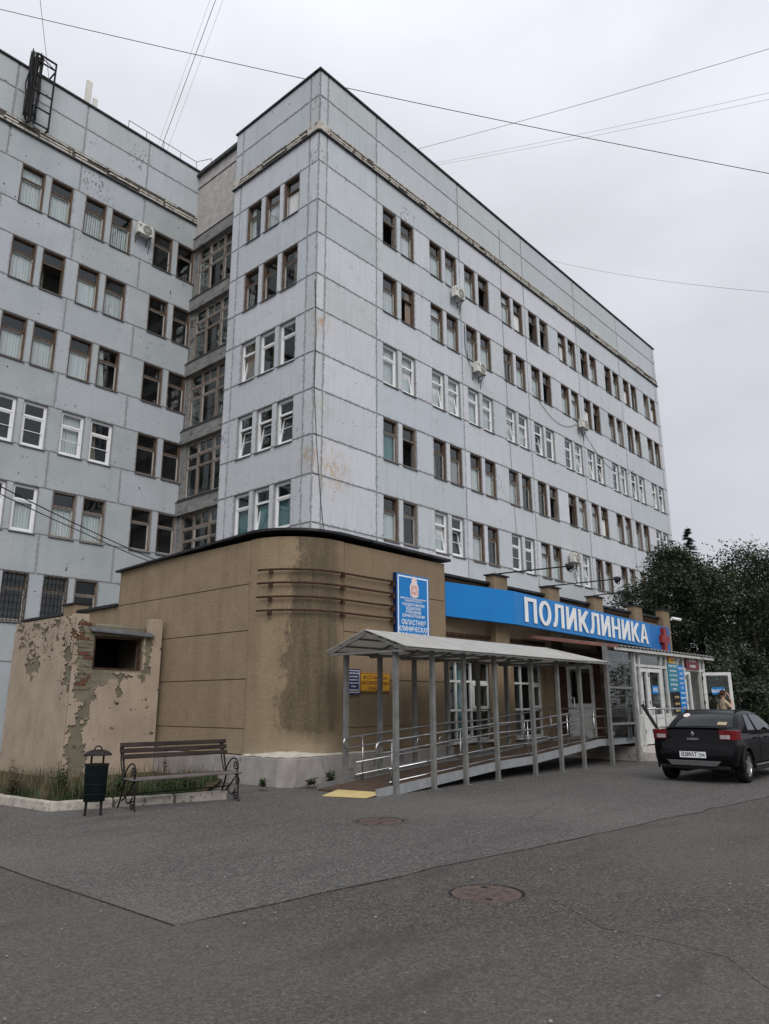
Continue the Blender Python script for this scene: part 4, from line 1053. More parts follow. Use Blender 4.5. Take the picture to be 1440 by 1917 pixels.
# low rear wall running back to the left wing
RWALL = thing('rear_wall', 'low tan wall with dark coping behind the ruined shed', 'wall', (-7.0, 4.3, 0))
o = MB().box(-7.08, -6.8, ya0 + 0.02, 5.7, 0, 4.16).build('wall_face', STUCCO, RWALL); uvs(o, lambda w: (2.0 + 0.2 * w.y, w.z))
MB().box(-7.16, -6.7, ya0 + 0.03, 5.75, 4.165, 4.24).build('coping', BLACKTIN, RWALL)
o = MB().box(-7.2, -6.78, 2.05, 2.75, 0, 4.42).build('pilaster', STUCCO, RWALL); uvs(o, lambda w: (2.0, w.z))
MB().box(-7.26, -6.7, 2.0, 2.8, 4.425, 4.46).build('pilaster_cap', BLACKTIN, RWALL)

# ================================================================== signs
def lines(parent, fr, items, mat, d, sxs=1.0):
    for (body, size, s, z) in items:
        me = text_mesh(body, size, mat, 0.001, size * 0.012, sx=sxs)
        o = put('lettering', me, parent, fr.P(s, d, z), (PI / 2, 0, fr.rot)); tag(o, kind='stuff')
F1 = Frame(0, YA - 0.12)
SG = thing('hospital_sign', 'tall blue hospital name board with white border and pale crest', 'sign', (-3.2, YA - 0.1, 2.75))
MB().box(-3.86, -2.62, YA - 0.115, YA - 0.02, 2.72, 4.66).build('board', BLUE, SG)
MB().box(-3.875, -3.861, YA - 0.118, YA - 0.02, 2.71, 4.67).build('edge_strip', NAVY, SG)
bo = MB(); ring(bo, -3.82, -2.66, 2.76, 4.62, 0.035, YA - 0.119, YA - 0.1155); bo.build('border', WHITEPRINT, SG)
def disc(cx, cz, pts, d, name, mat, parent):
    b = MB(); n = len(pts)
    b.v = [(cx + x, YA - 0.12 - d, cz + z) for x, z in pts] + [(cx + x, YA - 0.116, cz + z) for x, z in pts]
    b.q(*range(n)); 
    for i in range(n): j = (i + 1) % n; b.q(i, n + i, n + j, j)
    return b.build(name, mat, parent)
sh = [(0.13 * math.sin(a) * (1 + 0.06 * math.sin(7 * a)), -0.05 + 0.19 * -math.cos(a) * (1 if abs(math.sin(a)) < 0.9 else 0.98)) for a in [2 * PI * i / 40 for i in range(40)]]
disc(-3.2, 4.37, [(-0.15, -0.22), (-0.05, -0.26), (0.05, -0.26), (0.15, -0.22), (0.17, -0.02), (0.14, 0.06), (0.10, 0.10), (0.11, 0.17), (0.07, 0.20), (0.035, 0.22), (0.02, 0.27), (-0.02, 0.27), (-0.035, 0.22), (-0.07, 0.20), (-0.11, 0.17), (-0.10, 0.10), (-0.14, 0.06), (-0.17, -0.02)], 0.002, 'crest', CREST, SG)
disc(-3.2, 4.35, [(-0.075, -0.14), (0.0, -0.19), (0.075, -0.14), (0.075, 0.06), (-0.075, 0.06)], 0.004, 'crest_shield', CRESTDARK, SG)
disc(-3.2, 4.31, [(-0.05, -0.06), (0.05, -0.06), (0.045, -0.02), (0.02, 0.0), (0.03, 0.05), (-0.03, 0.05), (-0.02, 0.01), (-0.05, -0.02)], 0.006, 'crest_figure', CREST, SG)
for xx in (-0.11, 0.11): disc(-3.2 + xx, 4.29, [(-0.02, -0.12), (0.02, -0.12), (0.015, 0.1), (-0.015, 0.1)], 0.004, 'crest_ribbon', CRESTDARK, SG)
lines(SG, F1, [('МИНИСТЕРСТВО ЗДРАВООХРАНЕНИЯ', 0.056, -3.24, 4.055), ('ЧЕЛЯБИНСКОЙ ОБЛАСТИ', 0.056, -3.24, 4.000), ('ГОСУДАРСТВЕННОЕ', 0.092, -3.24, 3.895), ('БЮДЖЕТНОЕ', 0.092, -3.24, 3.805), ('УЧРЕЖДЕНИЕ', 0.092, -3.24, 3.715), ('ЗДРАВООХРАНЕНИЯ', 0.092, -3.24, 3.625), ('ОБЛАСТНАЯ', 0.160, -3.24, 3.445), ('КЛИНИЧЕСКАЯ', 0.160, -3.24, 3.285), ('БОЛЬНИЦА №3', 0.160, -3.24, 3.125)], WHITEPRINT, 0.0, 0.92)
t = thing('call_sign', 'small navy notice with white border beside the yellow sign', 'sign', (-5.24, YA, 1.85), group='small notices by the ramp')
MB().box(-5.46, -5.03, YA - 0.04, YA - 0.005, 1.80, 2.34).build('board', NAVY, t); ring(MB(), -5.43, -5.06, 1.83, 2.31, 0.012, YA - 0.043, YA - 0.0405).build('border', WHITEPRINT, t)
lines(t, Frame(0, YA - 0.042), [('Вызов персонала', 0.050, -5.245, 2.235), ('для оказания', 0.050, -5.245, 2.165), ('медицинской', 0.050, -5.245, 2.095), ('и ситуационной', 0.050, -5.245, 2.025), ('помощи', 0.050, -5.245, 1.955), ('8 9227632788', 0.062, -5.245, 1.865)], WHITEPRINT, 0.0, 0.80)
t = thing('drop_off_sign', 'yellow drop-off notice with dark letters behind the ramp posts', 'sign', (-4.52, YA, 1.88), group='small notices by the ramp')
MB().box(-5.02, -4.03, YA - 0.035, YA - 0.005, 1.86, 2.27).build('board', YELLOW, t); ring(MB(), -5.01, -4.04, 1.87, 2.26, 0.012, YA - 0.038, YA - 0.0355).build('border', DARKPRINT, t)
lines(t, Frame(0, YA - 0.037), [('МЕСТО ВЫСАДКИ', 0.108, -4.525, 2.135), ('МАЛОМОБИЛЬНЫХ', 0.108, -4.525, 2.015), ('ГРАЖДАН', 0.108, -4.525, 1.895)], DARKPRINT, 0.0, 0.86)
# long blue sign in two boards meeting at an angle
BS = thing('clinic_sign', 'long blue clinic sign with big white letters above the entrance', 'sign', (1.2, -7.2, 3.7))
p0, p1, p2 = Vector((-1.55, -7.02)), Vector((1.15, -7.45)), Vector((11.75, -7.02))
def board(name, a, c, za0, za1, zc0_, zc1_, mat):
    b = MB(); d = (c - a).normalized(); nrm = Vector((-d.y, d.x))
    for off in (0.0, 0.16):
        for (p, z) in ((a, za0), (c, zc0_), (c, zc1_), (a, za1)): b.v.append((*(p + nrm * off), z))
    b.q(0, 1, 2, 3); b.q(7, 6, 5, 4); b.q(0, 4, 5, 1); b.q(1, 5, 6, 2); b.q(2, 6, 7, 3); b.q(3, 7, 4, 0)
    return b.build(name, mat, BS)
board('board', p0, p1 - (p1 - p0).normalized() * 0.006, 3.83, 4.74, 3.785, 4.73, BLUE)
board('board', p1, p2, 3.785, 4.73, 3.68, 4.62, BLUE)
d2 = (p2 - p1).normalized(); rz2 = math.atan2(d2.y, d2.x); L2 = (p2 - p1).length
def letter_mesh(ch):
    s, t, z = 0.25, 0.15, 0.024; b = MB()
    P = {'П': [[(0, 0), (0, 1), (1, 1), (1, 0), (1 - s, 0), (1 - s, 1 - t), (s, 1 - t), (s, 0)]],
         'Л': [[(-0.04, 0), (-0.04, 0.15), (0.10, 0.20), (0.17, 0.45), (0.20, 1), (1, 1), (1, 0), (1 - s, 0), (1 - s, 1 - t), (0.44, 1 - t), (0.41, 0.42), (0.30, 0.10), (0.14, 0.0)]],
         'И': [[(0, 1), (s, 1), (s, 0.40), (1 - s, 1), (1, 1), (1, 0), (1 - s, 0), (1 - s, 0.60), (s, 0), (0, 0)]],
         'К': [[(0, 0), (0, 1), (s, 1), (s, 0.60), (0.66, 0.90), (0.80, 1), (1.0, 1), (1.0, 0.86), (0.90, 0.86), (0.56, 0.52), (1.03, 0), (0.74, 0), (s, 0.44), (s, 0)]],
         'Н': [[(0, 0), (0, 1), (s, 1), (s, 0.5 + t / 2), (1 - s, 0.5 + t / 2), (1 - s, 1), (1, 1), (1, 0), (1 - s, 0), (1 - s, 0.5 - t / 2), (s, 0.5 - t / 2), (s, 0)]],
         'А': [[(0, 0), (0.37, 1), (0.5, 1), (0.5, 0.86), (0.25, 0)], [(1, 0), (0.75, 0), (0.5002, 0.86), (0.5002, 1), (0.63, 1)]]}
    if ch == 'О':
        n = 36
        for zz in (0, z):
            for i in range(n):
                a = 2 * PI * i / n; c, d = math.cos(a), math.sin(a); b.v += [(0.5 + 0.53 * c, 0.5 + 0.52 * d, zz), (0.5 + (0.53 - s) * c, 0.5 + (0.52 - t * 1.02) * d, zz)]
        for i in range(n):
            j = (i + 1) % n; o = 2 * n
            b.q(o + 2 * i, o + 2 * j, o + 2 * j + 1, o + 2 * i + 1); b.q(2 * i, 2 * j, o + 2 * j, o + 2 * i); b.q(2 * i + 1, o + 2 * i + 1, o + 2 * j + 1, 2 * j + 1)
    else:
        for poly in P[ch]:
            area = sum(poly[i][0] * poly[(i + 1) % len(poly)][1] - poly[(i + 1) % len(poly)][0] * poly[i][1] for i in range(len(poly)))
            b.prism(poly if area > 0 else poly[::-1], 0, z)
        if ch == 'А': b.box(0.28, 0.72, 0.22, 0.22 + t, 0, z - 0.003)
    return b.mesh('letter', WHITE)
s = 0.50; word = 'ПОЛИКЛИНИКА'; step = (10.33 - 0.50) / 11
for i, ch in enumerate(word):
    me = letter_mesh(ch)
    tw = step * (0.80 if ch != 'А' else 0.88); th = 0.73
    sc_ = Matrix.Diagonal((tw, th, 1, 1)) @ Matrix.Translation((-0.5, 0, 0))
    me.transform(sc_); sp_ = s + step * (i + 0.46); f = sp_ / L2
    p = p1 + d2 * sp_ - Vector((-d2.y, d2.x)) * 0.016
    put('letter', me, BS, (p.x, p.y, 3.785 + 0.12 - 0.105 * f), (PI / 2, R(0.55), rz2))
t = thing('red_cross_panel', 'weathered blue panel with a faded red cross at sign end', 'sign', (12.7, -6.9, 3.5))
MB().box(11.70, 13.75, -6.99, -6.93, 3.55, 4.62).build('board', BLUE2, t)
cr = MB(); a = 0.15; L = 0.46
cp = [(-a, -L), (a, -L), (a, -a), (0.36, -a), (0.36, a), (a, a), (a, L), (-a, L), (-a, a), (-0.36, a), (-0.36, -a), (-a, -a)]
n = len(cp); cr.v = [(12.98 + x, -7.13, 4.08 + z) for x, z in cp] + [(12.98 + x, -6.99, 4.08 + z) for x, z in cp]
cr.q(*range(n)); [cr.q(i, n + i, n + (i + 1) % n, (i + 1) % n) for i in range(n)]
cr.build('cross', REDCROSS, t)
# floodlights on arms from the pilasters, and a camera
def floodlight(x, label, dx, dy):
    t = thing('floodlight', label, 'lamp', (x, -6.95, 5.27), group='floodlights over the blue sign')
    a = Vector((x, -6.95, 5.32)); e = a + Vector((dx, dy, 0.12))
    MB().tube([a + Vector((-0.1, 0.1, -0.02)), e], 0.022, 6).build('arm', IRON, t)
    MB().tube([a, a + Vector((0, 0, -0.06))], 0.05, 8).build('foot', IRON, t)
    d = Vector((-dx * 0.4, -dy, -0.5)).normalized()
    MB().tube([e - d * 0.06, e + d * 0.02, e + d * 0.12, e + d * 0.14], [0.04, 0.09, 0.11, 0.115], 14).build('lamp_head', IRON, t, smooth=True)
    MB().tube([e + d * 0.139, e + d * 0.145], 0.10, 14).build('lens', GLASSDARK, t)
    MB().tube([e + Vector((0.14 * math.cos(k * 0.6), 0.05, -0.05 + 0.12 * math.sin(k * 0.6))) for k in range(22)], 0.012, 5).build('coiled_cable', CABLE, t, smooth=True)
floodlight(1.25, 'black floodlight on a long arm from the first pilaster', 0.9, -1.85)
floodlight(4.4, 'black floodlight on a long arm from the second pilaster', 0.9, -1.85)
floodlight(7.5, 'short armed floodlight hidden by leaves on third pilaster', 0.6, -0.8)
t = thing('security_camera', 'white bullet camera on the last annex pilaster', 'camera', (13.98, -7.0, 4.9))
MB().tube([(13.98, -7.0, 4.95), (14.1, -7.1, 5.0)], 0.03, 8).build('mount', PVC, t); MB().tube([(14.02, -7.04, 5.02), (14.34, -7.30, 4.95)], [0.06, 0.07], 12).build('body', PVC, t, smooth=True)

# ================================================================== covered ramp
RP = thing('covered_ramp', 'grey steel wheelchair ramp under a pale gabled canopy with rails', 'ramp', (-2.2, -8.6, 0))
ys0, ys1 = -9.45, -7.98
prof = [(-6.95, 0.04), (-3.05, 0.30), (-1.55, 0.34), (1.72, 0.585), (3.98, 0.585)]
for i in range(4):
    (x0, z0), (x1, z1) = prof[i], prof[i + 1]
    b = MB(); b.v = [(x0, ys0, z0), (x1, ys0, z1), (x1, ys1, z1), (x0, ys1, z0), (x0, ys0, z0 - 0.03), (x1, ys0, z1 - 0.03), (x1, ys1, z1 - 0.03), (x0, ys1, z0 - 0.03)]
    for f in ((0, 1, 2, 3), (7, 6, 5, 4), (0, 4, 5, 1), (1, 5, 6, 2), (2, 6, 7, 3), (3, 7, 4, 0)): b.q(*f)
    b.build('deck_mat', DECK, RP)
    for y in (ys0 - 0.025, ys1 + 0.025):
        MB().bar((x0 + 0.002, y, z0 + 0.0), (x1 - 0.002, y, z1 + 0.0), 0.045, 0.17).build('side_beam', BEAM if y < -9 else STEELGREY, RP)
FX = [-6.48, -5.37, -4.32, -3.16, -1.62, -0.40, 0.75]
BX = [-6.14, -5.11, -3.95, -2.74, -1.45, -0.15]
for x in FX: MB().box(x - 0.045, x + 0.045, -9.575, -9.495, 0, 2.62).build('post', STEELGREY, RP); MB().box(x - 0.09, x + 0.09, -9.63, -9.45, 0.0, 0.015).build('foot_plate', STEELGREY, RP)
for x in BX: MB().box(x - 0.045, x + 0.045, -7.94, -7.86, 0, 2.62).build('post', STEELGREY, RP)
for x in (2.08, 3.70): MB().box(x - 0.05, x + 0.05, -9.70, -9.61, 0, 3.14).build('tall_post', STEELGREY, RP)
ye0, ye1, yr, ze, zrg = -9.92, -7.80, -8.86, 2.63, 3.00
x0, x1 = -6.62, 0.35
b = MB()
def slope(xa, xb, ye, nm, za=zrg, zb=zrg, xr=None):
    b = MB(); up_ = 0.008
    b.v = [(xa, ye, ze), (xb, ye, ze), (xb if xr is None else xr, yr, zb), (xa, yr, za)]; b.v += [(x, y, z + up_) for x, y, z in b.v]
    for f in ((3, 2, 1, 0), (4, 5, 6, 7), (0, 1, 5, 4), (1, 2, 6, 5), (2, 3, 7, 6), (3, 0, 4, 7)): b.q(*f)
    return b.build(nm, POLY, RP)
xs = [x0 + (x1 - x0) * i / 6 for i in range(7)]
for i in range(6):
    slope(xs[i] - 0.002, xs[i + 1] - 0.006, ye0, 'roof_sheet'); slope(xs[i] - 0.002, xs[i + 1] - 0.006, ye1, 'roof_sheet')
b = MB(); b.v = [(x1 + 0.002, yr, zrg + 0.01), (x1 + 0.002, ye0, ze + 0.01), (2.20, ye0 + 0.15, ze + 0.04), (2.20, -8.2, ze + 0.12)]; b.v += [(x, y, z + 0.01) for x, y, z in b.v]
for f in ((0, 1, 2, 3), (7, 6, 5, 4), (0, 4, 5, 1), (1, 5, 6, 2), (2, 6, 7, 3), (3, 7, 4, 0)): b.q(*f)
b.build('end_roof_sheet', POLY, RP)
b = MB(); b.v = [(x1 + 0.002, yr, zrg + 0.01), (2.20, -8.2, ze + 0.12), (2.2, ye1, ze), (x1 + 0.002, ye1, ze)]; b.v += [(x, y, z + 0.01) for x, y, z in b.v]
for f in ((0, 1, 2, 3), (7, 6, 5, 4), (0, 4, 5, 1), (1, 5, 6, 2), (2, 6, 7, 3), (3, 7, 4, 0)): b.q(*f)
b.build('end_roof_sheet', POLY, RP)
# roof steel
for y, z in ((ye0 + 0.05, ze - 0.02), (ye1 - 0.05, ze - 0.02), (yr, zrg - 0.04)): MB().bar((x0 + 0.02, y, z), (x1 if y == yr else 2.1, y, z), 0.05).build('purlin', STEELGREY, RP)
for f in (0.33, 0.67):
    for ye in (ye0, ye1):
        MB().bar((x0 + 0.02, ye + (yr - ye) * f, ze + (zrg - ze) * f - 0.03), (x1, ye + (yr - ye) * f, ze + (zrg - ze) * f - 0.03), 0.035).build('purlin', STEELGREY, RP)
for x in [x0 + 0.05] + FX[1:] :
    MB().bar((x, ye0 + 0.05, ze - 0.05), (x, yr, zrg - 0.075), 0.045).build('rafter', STEELGREY, RP)
    MB().bar((x, ye1 - 0.05, ze - 0.05), (x, yr, zrg - 0.075), 0.045).build('rafter', STEELGREY, RP)
    MB().bar((x, ye0 + 0.07, ze - 0.07), (x, ye1 - 0.07, ze - 0.07), 0.045).build('tie_bar', STEELGREY, RP)
    MB().bar((x, ye0 + 0.35, ze - 0.05), (x + 0.55, -8.9, ze + 0.28), 0.03).build('brace', STEELGREY, RP)
# handrails, each pipe a part
def railpath(dz, xs_, xe):
    pts = []
    for (x, z) in [(xs_, None)] + [p for p in prof if xs_ < p[0] < xe] + [(xe, None)]:
        if z is None:
            for i in range(4):
                if prof[i][0] <= x <= prof[i + 1][0] + 1e-6: f = (x - prof[i][0]) / (prof[i + 1][0] - prof[i][0]); z = prof[i][1] + f * (prof[i + 1][1] - prof[i][1]); break
            else: z = prof[0][1] if x < prof[0][0] else prof[-1][1]
        pts.append((x, z + dz))
    return pts
for y, xs_, xe in ((-9.36, -6.83, 3.95), (-8.05, -6.35, 3.0)):
    up1 = railpath(0.86, xs_ + 0.1, xe); up2 = railpath(0.66, xs_ + 0.1, xe)
    z1, z2 = up1[0][1], up2[0][1]; zc = (z1 + z2) / 2; rr = (z1 - z2) / 2
    loop = [(xs_ + 0.1 - rr * math.sin(PI * i / 8) * 1.0, y, zc + rr * math.cos(PI * i / 8)) for i in range(9)]
    MB().tube([(x, y, z) for x, z in up1[::-1]] + loop[1:-1] + [(x, y, z) for x, z in up2], 0.021, 8).build('handrail', CHROME, RP, smooth=True)
    MB().tube([(x, y, z) for x, z in railpath(0.36, xs_ + 0.35, xe)], 0.017, 8).build('lower_rail', CHROME, RP, smooth=True)
    MB().tube([(x, y, z) for x, z in railpath(0.13, xs_ + 0.35, xe)], 0.014, 8).build('kick_rail', CHROME, RP, smooth=True)
    for x in ([-6.4, -4.25, -2.9, -1.6, 0.3, 1.75, 3.9] if y < -9 else [-5.8, -4.7, -3.5, -2.2, -0.9, 0.4, 1.8]):
        z = railpath(0.0, x, x + 0.01)[0][1]; MB().tube([(x, y, z - 0.05), (x, y, z + 0.86)], 0.017, 8).build('rail_post', CHROME, RP, smooth=True)
MB().tube([(3.95, -9.36, 1.44), (3.95, -9.36, 0.58)], 0.02, 8).build('rail_post', CHROME, RP)
for i, x in enumerate((-5.6, -4.9, -3.9, 0.95)):
    MB().tube([(x + 0.05 * math.cos(k * PI / 6), -9.36, 0.66 + 0.07 * x * 0.1 + 0.28 + 0.05 * math.sin(k * PI / 6)) for k in range(10)], 0.008, 5).build('hook', CHROME, RP, smooth=True)
t = MB(); t.v = [(-7.55, -8.72, 0.012), (-7.27, -9.52, 0.012), (-6.72, -9.46, 0.045), (-6.94, -8.50, 0.05)]; t.v += [(x, y, z + 0.012) for x, y, z in t.v]
for f in ((3, 2, 1, 0), (4, 5, 6, 7), (0, 1, 5, 4), (1, 2, 6, 5), (2, 3, 7, 6), (3, 0, 4, 7)): t.q(*f)
tag(t.build('threshold_board', YELLOWBOARD), 'yellow board lying at the foot of the ramp', 'board')

# ================================================================== entrance porch
EP = thing('entrance_porch', 'white framed glass entrance porch with two doors and lean-to roof', 'porch', (6.8, -8.2, 0))
FY = -9.65
zb, zt, ztr = 0.42, 3.06, 2.62
solid('base', [(3.98, FY - 0.02), (9.72, FY - 0.02), (9.72, -6.72), (3.98, -6.72)], 0.0, 0.40, CHALK, EP)
solid('step', [(4.0, FY - 1.25), (9.9, FY - 1.25), (9.9, FY - 0.025), (4.0, FY - 0.025)], 0.0, 0.26, CHALK, EP, bevel=0.02)
cols = [4.0, 4.32, 5.92, 6.34, 7.30, 7.78, 9.28, 9.66]
for x in cols: MB().box(x - 0.045, x + 0.045, FY, FY + 0.09, zb - 0.02, zt).build('frame_post', PVCDIRTSHADE, EP)
for i in range(len(cols) - 1):
    a, c = cols[i] + 0.045, cols[i + 1] - 0.045
    for z in (zt - 0.08, ztr): MB().box(a, c, FY + 0.005, FY + 0.085, z, z + 0.08).build('frame_rail', PVCDIRTSHADE, EP)
    if i not in (3,): MB().box(a, c, FY + 0.04, FY + 0.046, ztr + 0.08, zt - 0.08).build('pane', GLASS, EP)
    if i in (0, 2, 4, 6):
        MB().box(a, c, FY + 0.005, FY + 0.085, 1.20, 1.27).build('frame_rail', PVCDIRTSHADE, EP)
        MB().box(a, c, FY + 0.02, FY + 0.06, zb, 1.20).build('lower_panel', PVCDIRTSHADE, EP); MB().box(a, c, FY + 0.04, FY + 0.046, 1.27, ztr).build('pane', GLASS, EP)
    if i == 3: MB().box(a, c, FY + 0.02, FY + 0.06, zb, 1.20).build('lower_panel', PVCDIRTSHADE, EP); MB().box(a, c, FY + 0.03, FY + 0.05, ztr + 0.08, zt - 0.08).build('upper_panel', PVCDIRTSHADE, EP); MB().box(a, c, FY + 0.04, FY + 0.046, 1.20, ztr).build('pane', GLASS, EP)
def leaf_door(x, y, w, rot, handle, mirror=False, sign=None):
    h = 2.15
    o = put('door', ring(MB(), 0, w, 0, h, 0.10, -0.02, 0.05).box(0.10, w - 0.10, -0.02, 0.05, 0.72, 0.82).mesh('door', PVCDOOR), EP, (x, y, zb + 0.02), (0, 0, rot))
    put('pane', MB().box(0.1, w - 0.1, 0.01, 0.016, 0.82, h - 0.1).mesh('pane', GLASS), o, local=True)
    put('lower_panel', MB().box(0.1, w - 0.1, -0.005, 0.03, 0.1, 0.72).mesh('panel', PVCDOOR), o, local=True)
    if handle: put('handle', MB().tube([(handle, -0.02, 1.02), (handle, -0.10, 1.02), (handle - 0.12, -0.10, 1.02), (handle - 0.12, -0.10, 0.72), (handle, -0.10, 0.72), (handle, -0.02, 0.72)], 0.016, 8).mesh('handle', PVC), o, local=True)
    for z in (0.3, 1.1, 1.9): put('hinge', MB().tube([(0.0, -0.03, z), (0.0, -0.03, z + 0.12)], 0.015, 6).mesh('hinge', IRON), o, local=True)
    if sign:
        put('door_sign', MB().box(w / 2 - 0.2, w / 2 + 0.2, -0.004, 0.008, 1.42, 1.66).mesh('plate', BLUE), o, local=True)
        tm = put('lettering', text_mesh(sign, 0.14, WHITEPRINT, 0.001, 0.002, sx=0.8, mirror=mirror), o, (w / 2, -0.006, 1.49), (PI / 2, 0, 0), local=True); tag(tm, kind='stuff')
leaf_door(4.37, FY + 0.03, 0.50, 0, None); leaf_door(4.885, FY + 0.03, 0.985, 0, 0.12, sign='ВХОД')
leaf_door(7.83, FY + 0.03, 0.50, 0, None); 
leaf_door(9.30, FY - 0.04, 0.90, R(-62), None, sign='ВЫХОД')
# ramp door in the left wall
sw = MB()
holes = [(0.75, 1.75, 0.58, 2.66)]
put('side_wall', holed(0.0, 2.85, 0.3, 3.06, [(0.65, 1.55, 0.58, 2.70), (1.75, 2.6, 0.7, 2.7)], 0.0, 0.06).mesh('side_wall', RUST), EP, (4.03, -6.76, 0), (0, 0, R(-90)))
o = put('door', ring(MB(), 0, 0.88, 0, 2.1, 0.10, -0.02, 0.05).box(0.1, 0.78, -0.02, 0.05, 0.86, 0.98).mesh('door', PVCDIRTSHADE), EP, (4.03, -6.76 - 0.66, 0.60), (0, 0, R(-90)))
put('lower_panel', MB().box(0.1, 0.78, 0.0, 0.03, 0.1, 0.86).mesh('panel', PVCDIRTSHADE), o, local=True); put('pane', MB().box(0.1, 0.78, 0.01, 0.016, 0.98, 2.0).mesh('pane', GLASS), o, local=True)
put('handle', MB().tube([(0.14, -0.02, 1.15), (0.14, -0.10, 1.15), (0.26, -0.10, 1.15), (0.26, -0.10, 0.88), (0.14, -0.02, 0.88)], 0.016, 8).mesh('handle', PVC), o, local=True)
put('pane', MB().box(1.75, 2.6, 0.02, 0.026, 0.7, 2.7).mesh('pane', GLASS), EP, (4.03, -6.76, 0), (0, 0, R(-90)))
for z in (2.72, 1.98, 1.02): MB().box(2.135, 3.645, -9.68, -9.64, z, z + 0.06).build('frame_rail', STEELGREY, EP)
for x in (3.38, 3.52): MB().box(x - 0.025, x + 0.025, -9.60, -9.56, 0.6, 3.1).build('frame_post', STEELGREY, EP)
for z0, z1 in ((0.66, 1.02), (1.08, 1.98), (2.04, 2.72), (2.78, 3.08)): MB().box(2.14, 3.64, -9.665, -9.659, z0, z1).build('pane', GLASS, EP)
MB().box(9.62, 9.70, FY + 0.1, -6.75, 0.4, 3.02).build('right_wall', PVCDIRTSHADE, EP)
# lean-to roof of corrugated sheet
b = MB(); nx = 120; xa, xb = 2.55, 10.25; y0_, z0_, y1_, z1_ = FY - 0.20, 3.14, -6.99, 3.58
for i in range(nx + 1):
    x = xa + (xb - xa) * i / nx; w = 0.022 * math.sin(i * PI / 2)
    b.v += [(x, y0_, z0_ + w), (x, y1_, z1_ + w), (x, y0_, z0_ + w - 0.012), (x, y1_, z1_ + w - 0.012)]
for i in range(nx):
    n = 4 * i; b.q(n, n + 4, n + 5, n + 1); b.q(n + 2, n + 3, n + 7, n + 6); b.q(n, n + 2, n + 6, n + 4)
b.build('lean_to_roof', STEELGREY, EP)
MB().box(2.5, 10.28, FY - 0.16, FY - 0.10, 3.02, 3.10).build('eave_board', PVCDIRTSHADE, EP)
MB().bar((2.53, y0_, z0_ - 0.03), (2.53, y1_, z1_ - 0.03), 0.05, 0.09).build('verge_board', REDTRIM, EP)
MB().box(4.1, 9.6, -9.3, -6.8, 3.0, 3.02).build('ceiling', PVCDIRTSHADE, EP)
# door notices
def notice(name, x0, x1, z0, z1, mat, label, txt, tmat, size, mirror=False):
    t = thing(name, label, 'sign', ((x0 + x1) / 2, FY - 0.03, z0), group='notices on the entrance porch')
    MB().box(x0, x1, FY - 0.03, FY - 0.005, z0, z1).build('board', mat, t)
    n = len(txt)
    for i, s in enumerate(txt):
        me = text_mesh(s, size, tmat, 0.001, size * 0.01); d = [v.co.x for v in me.vertices]; wd = (max(d) - min(d)) if d else 1
        if wd > (x1 - x0) * 0.9: me.transform(Matrix.Diagonal(((x1 - x0) * 0.9 / wd, 1, 1, 1)))
        o = put('lettering', me, t, ((x0 + x1) / 2, FY - 0.032, z1 - (z1 - z0) * (i + 0.8) / (n + 0.2)), (PI / 2, 0, 0)); tag(o, kind='stuff')
notice('hours_board', 6.36, 7.16, 1.93, 2.80, TEAL, 'teal opening hours board between the porch doors', ['РЕЖИМ РАБОТЫ', 'поликлиника', 'пн–пт 7.30–19.00', 'сб 8.00–14.00', 'регистратура', 'справки'], WHITEPRINT, 0.085)
notice('services_board', 7.17, 7.66, 1.20, 2.76, BLUE, 'narrow blue services board right of the teal one', ['КАБИНЕТЫ', 'хирург', 'терапевт', 'окулист', 'ЛОР', 'невролог', 'кардиолог', 'анализы', 'УЗИ', 'рентген'], WHITEPRINT, 0.085)
notice('yellow_notice', 6.50, 6.92, 2.81, 3.13, YELLOW, 'small yellow notice above the teal hours board', ['ВНИМАНИЕ', 'ступени'], DARKPRINT, 0.10)
notice('red_notice', 7.95, 9.10, 2.66, 3.05, DKRED, 'dark red illuminated style sign above the exit door', ['АПТЕКА', 'внутри'], WHITEPRINT, 0.15)
notice('poster', 6.60, 7.14, 1.25, 1.90, PLASTICBLK, 'dark poster with small pictures below the teal board', ['график', 'приёма', 'врачей'], YELLOWBOARD, 0.11)
t = thing('step_railing', 'steel handrail on the porch step', 'railing', (5.2, -10.1, 0.26))
MB().tube([(3.55, -10.1, 1.43), (6.4, -10.1, 1.43), (6.75, -10.1, 1.30)], 0.022, 8).build('top_rail', CHROME, t, smooth=True)
for x in (4.1, 4.75, 6.3): MB().tube([(x, -10.1, 0.26), (x, -10.1, 1.43)], 0.018, 8).build('post', CHROME, t)
tag(MB().bar((3.78, -9.85, 1.55), (4.35, -10.5, 0.02), 0.05, 0.08).build('leaning_plank', IRON), 'dark plank leaning beside the porch step', 'plank')

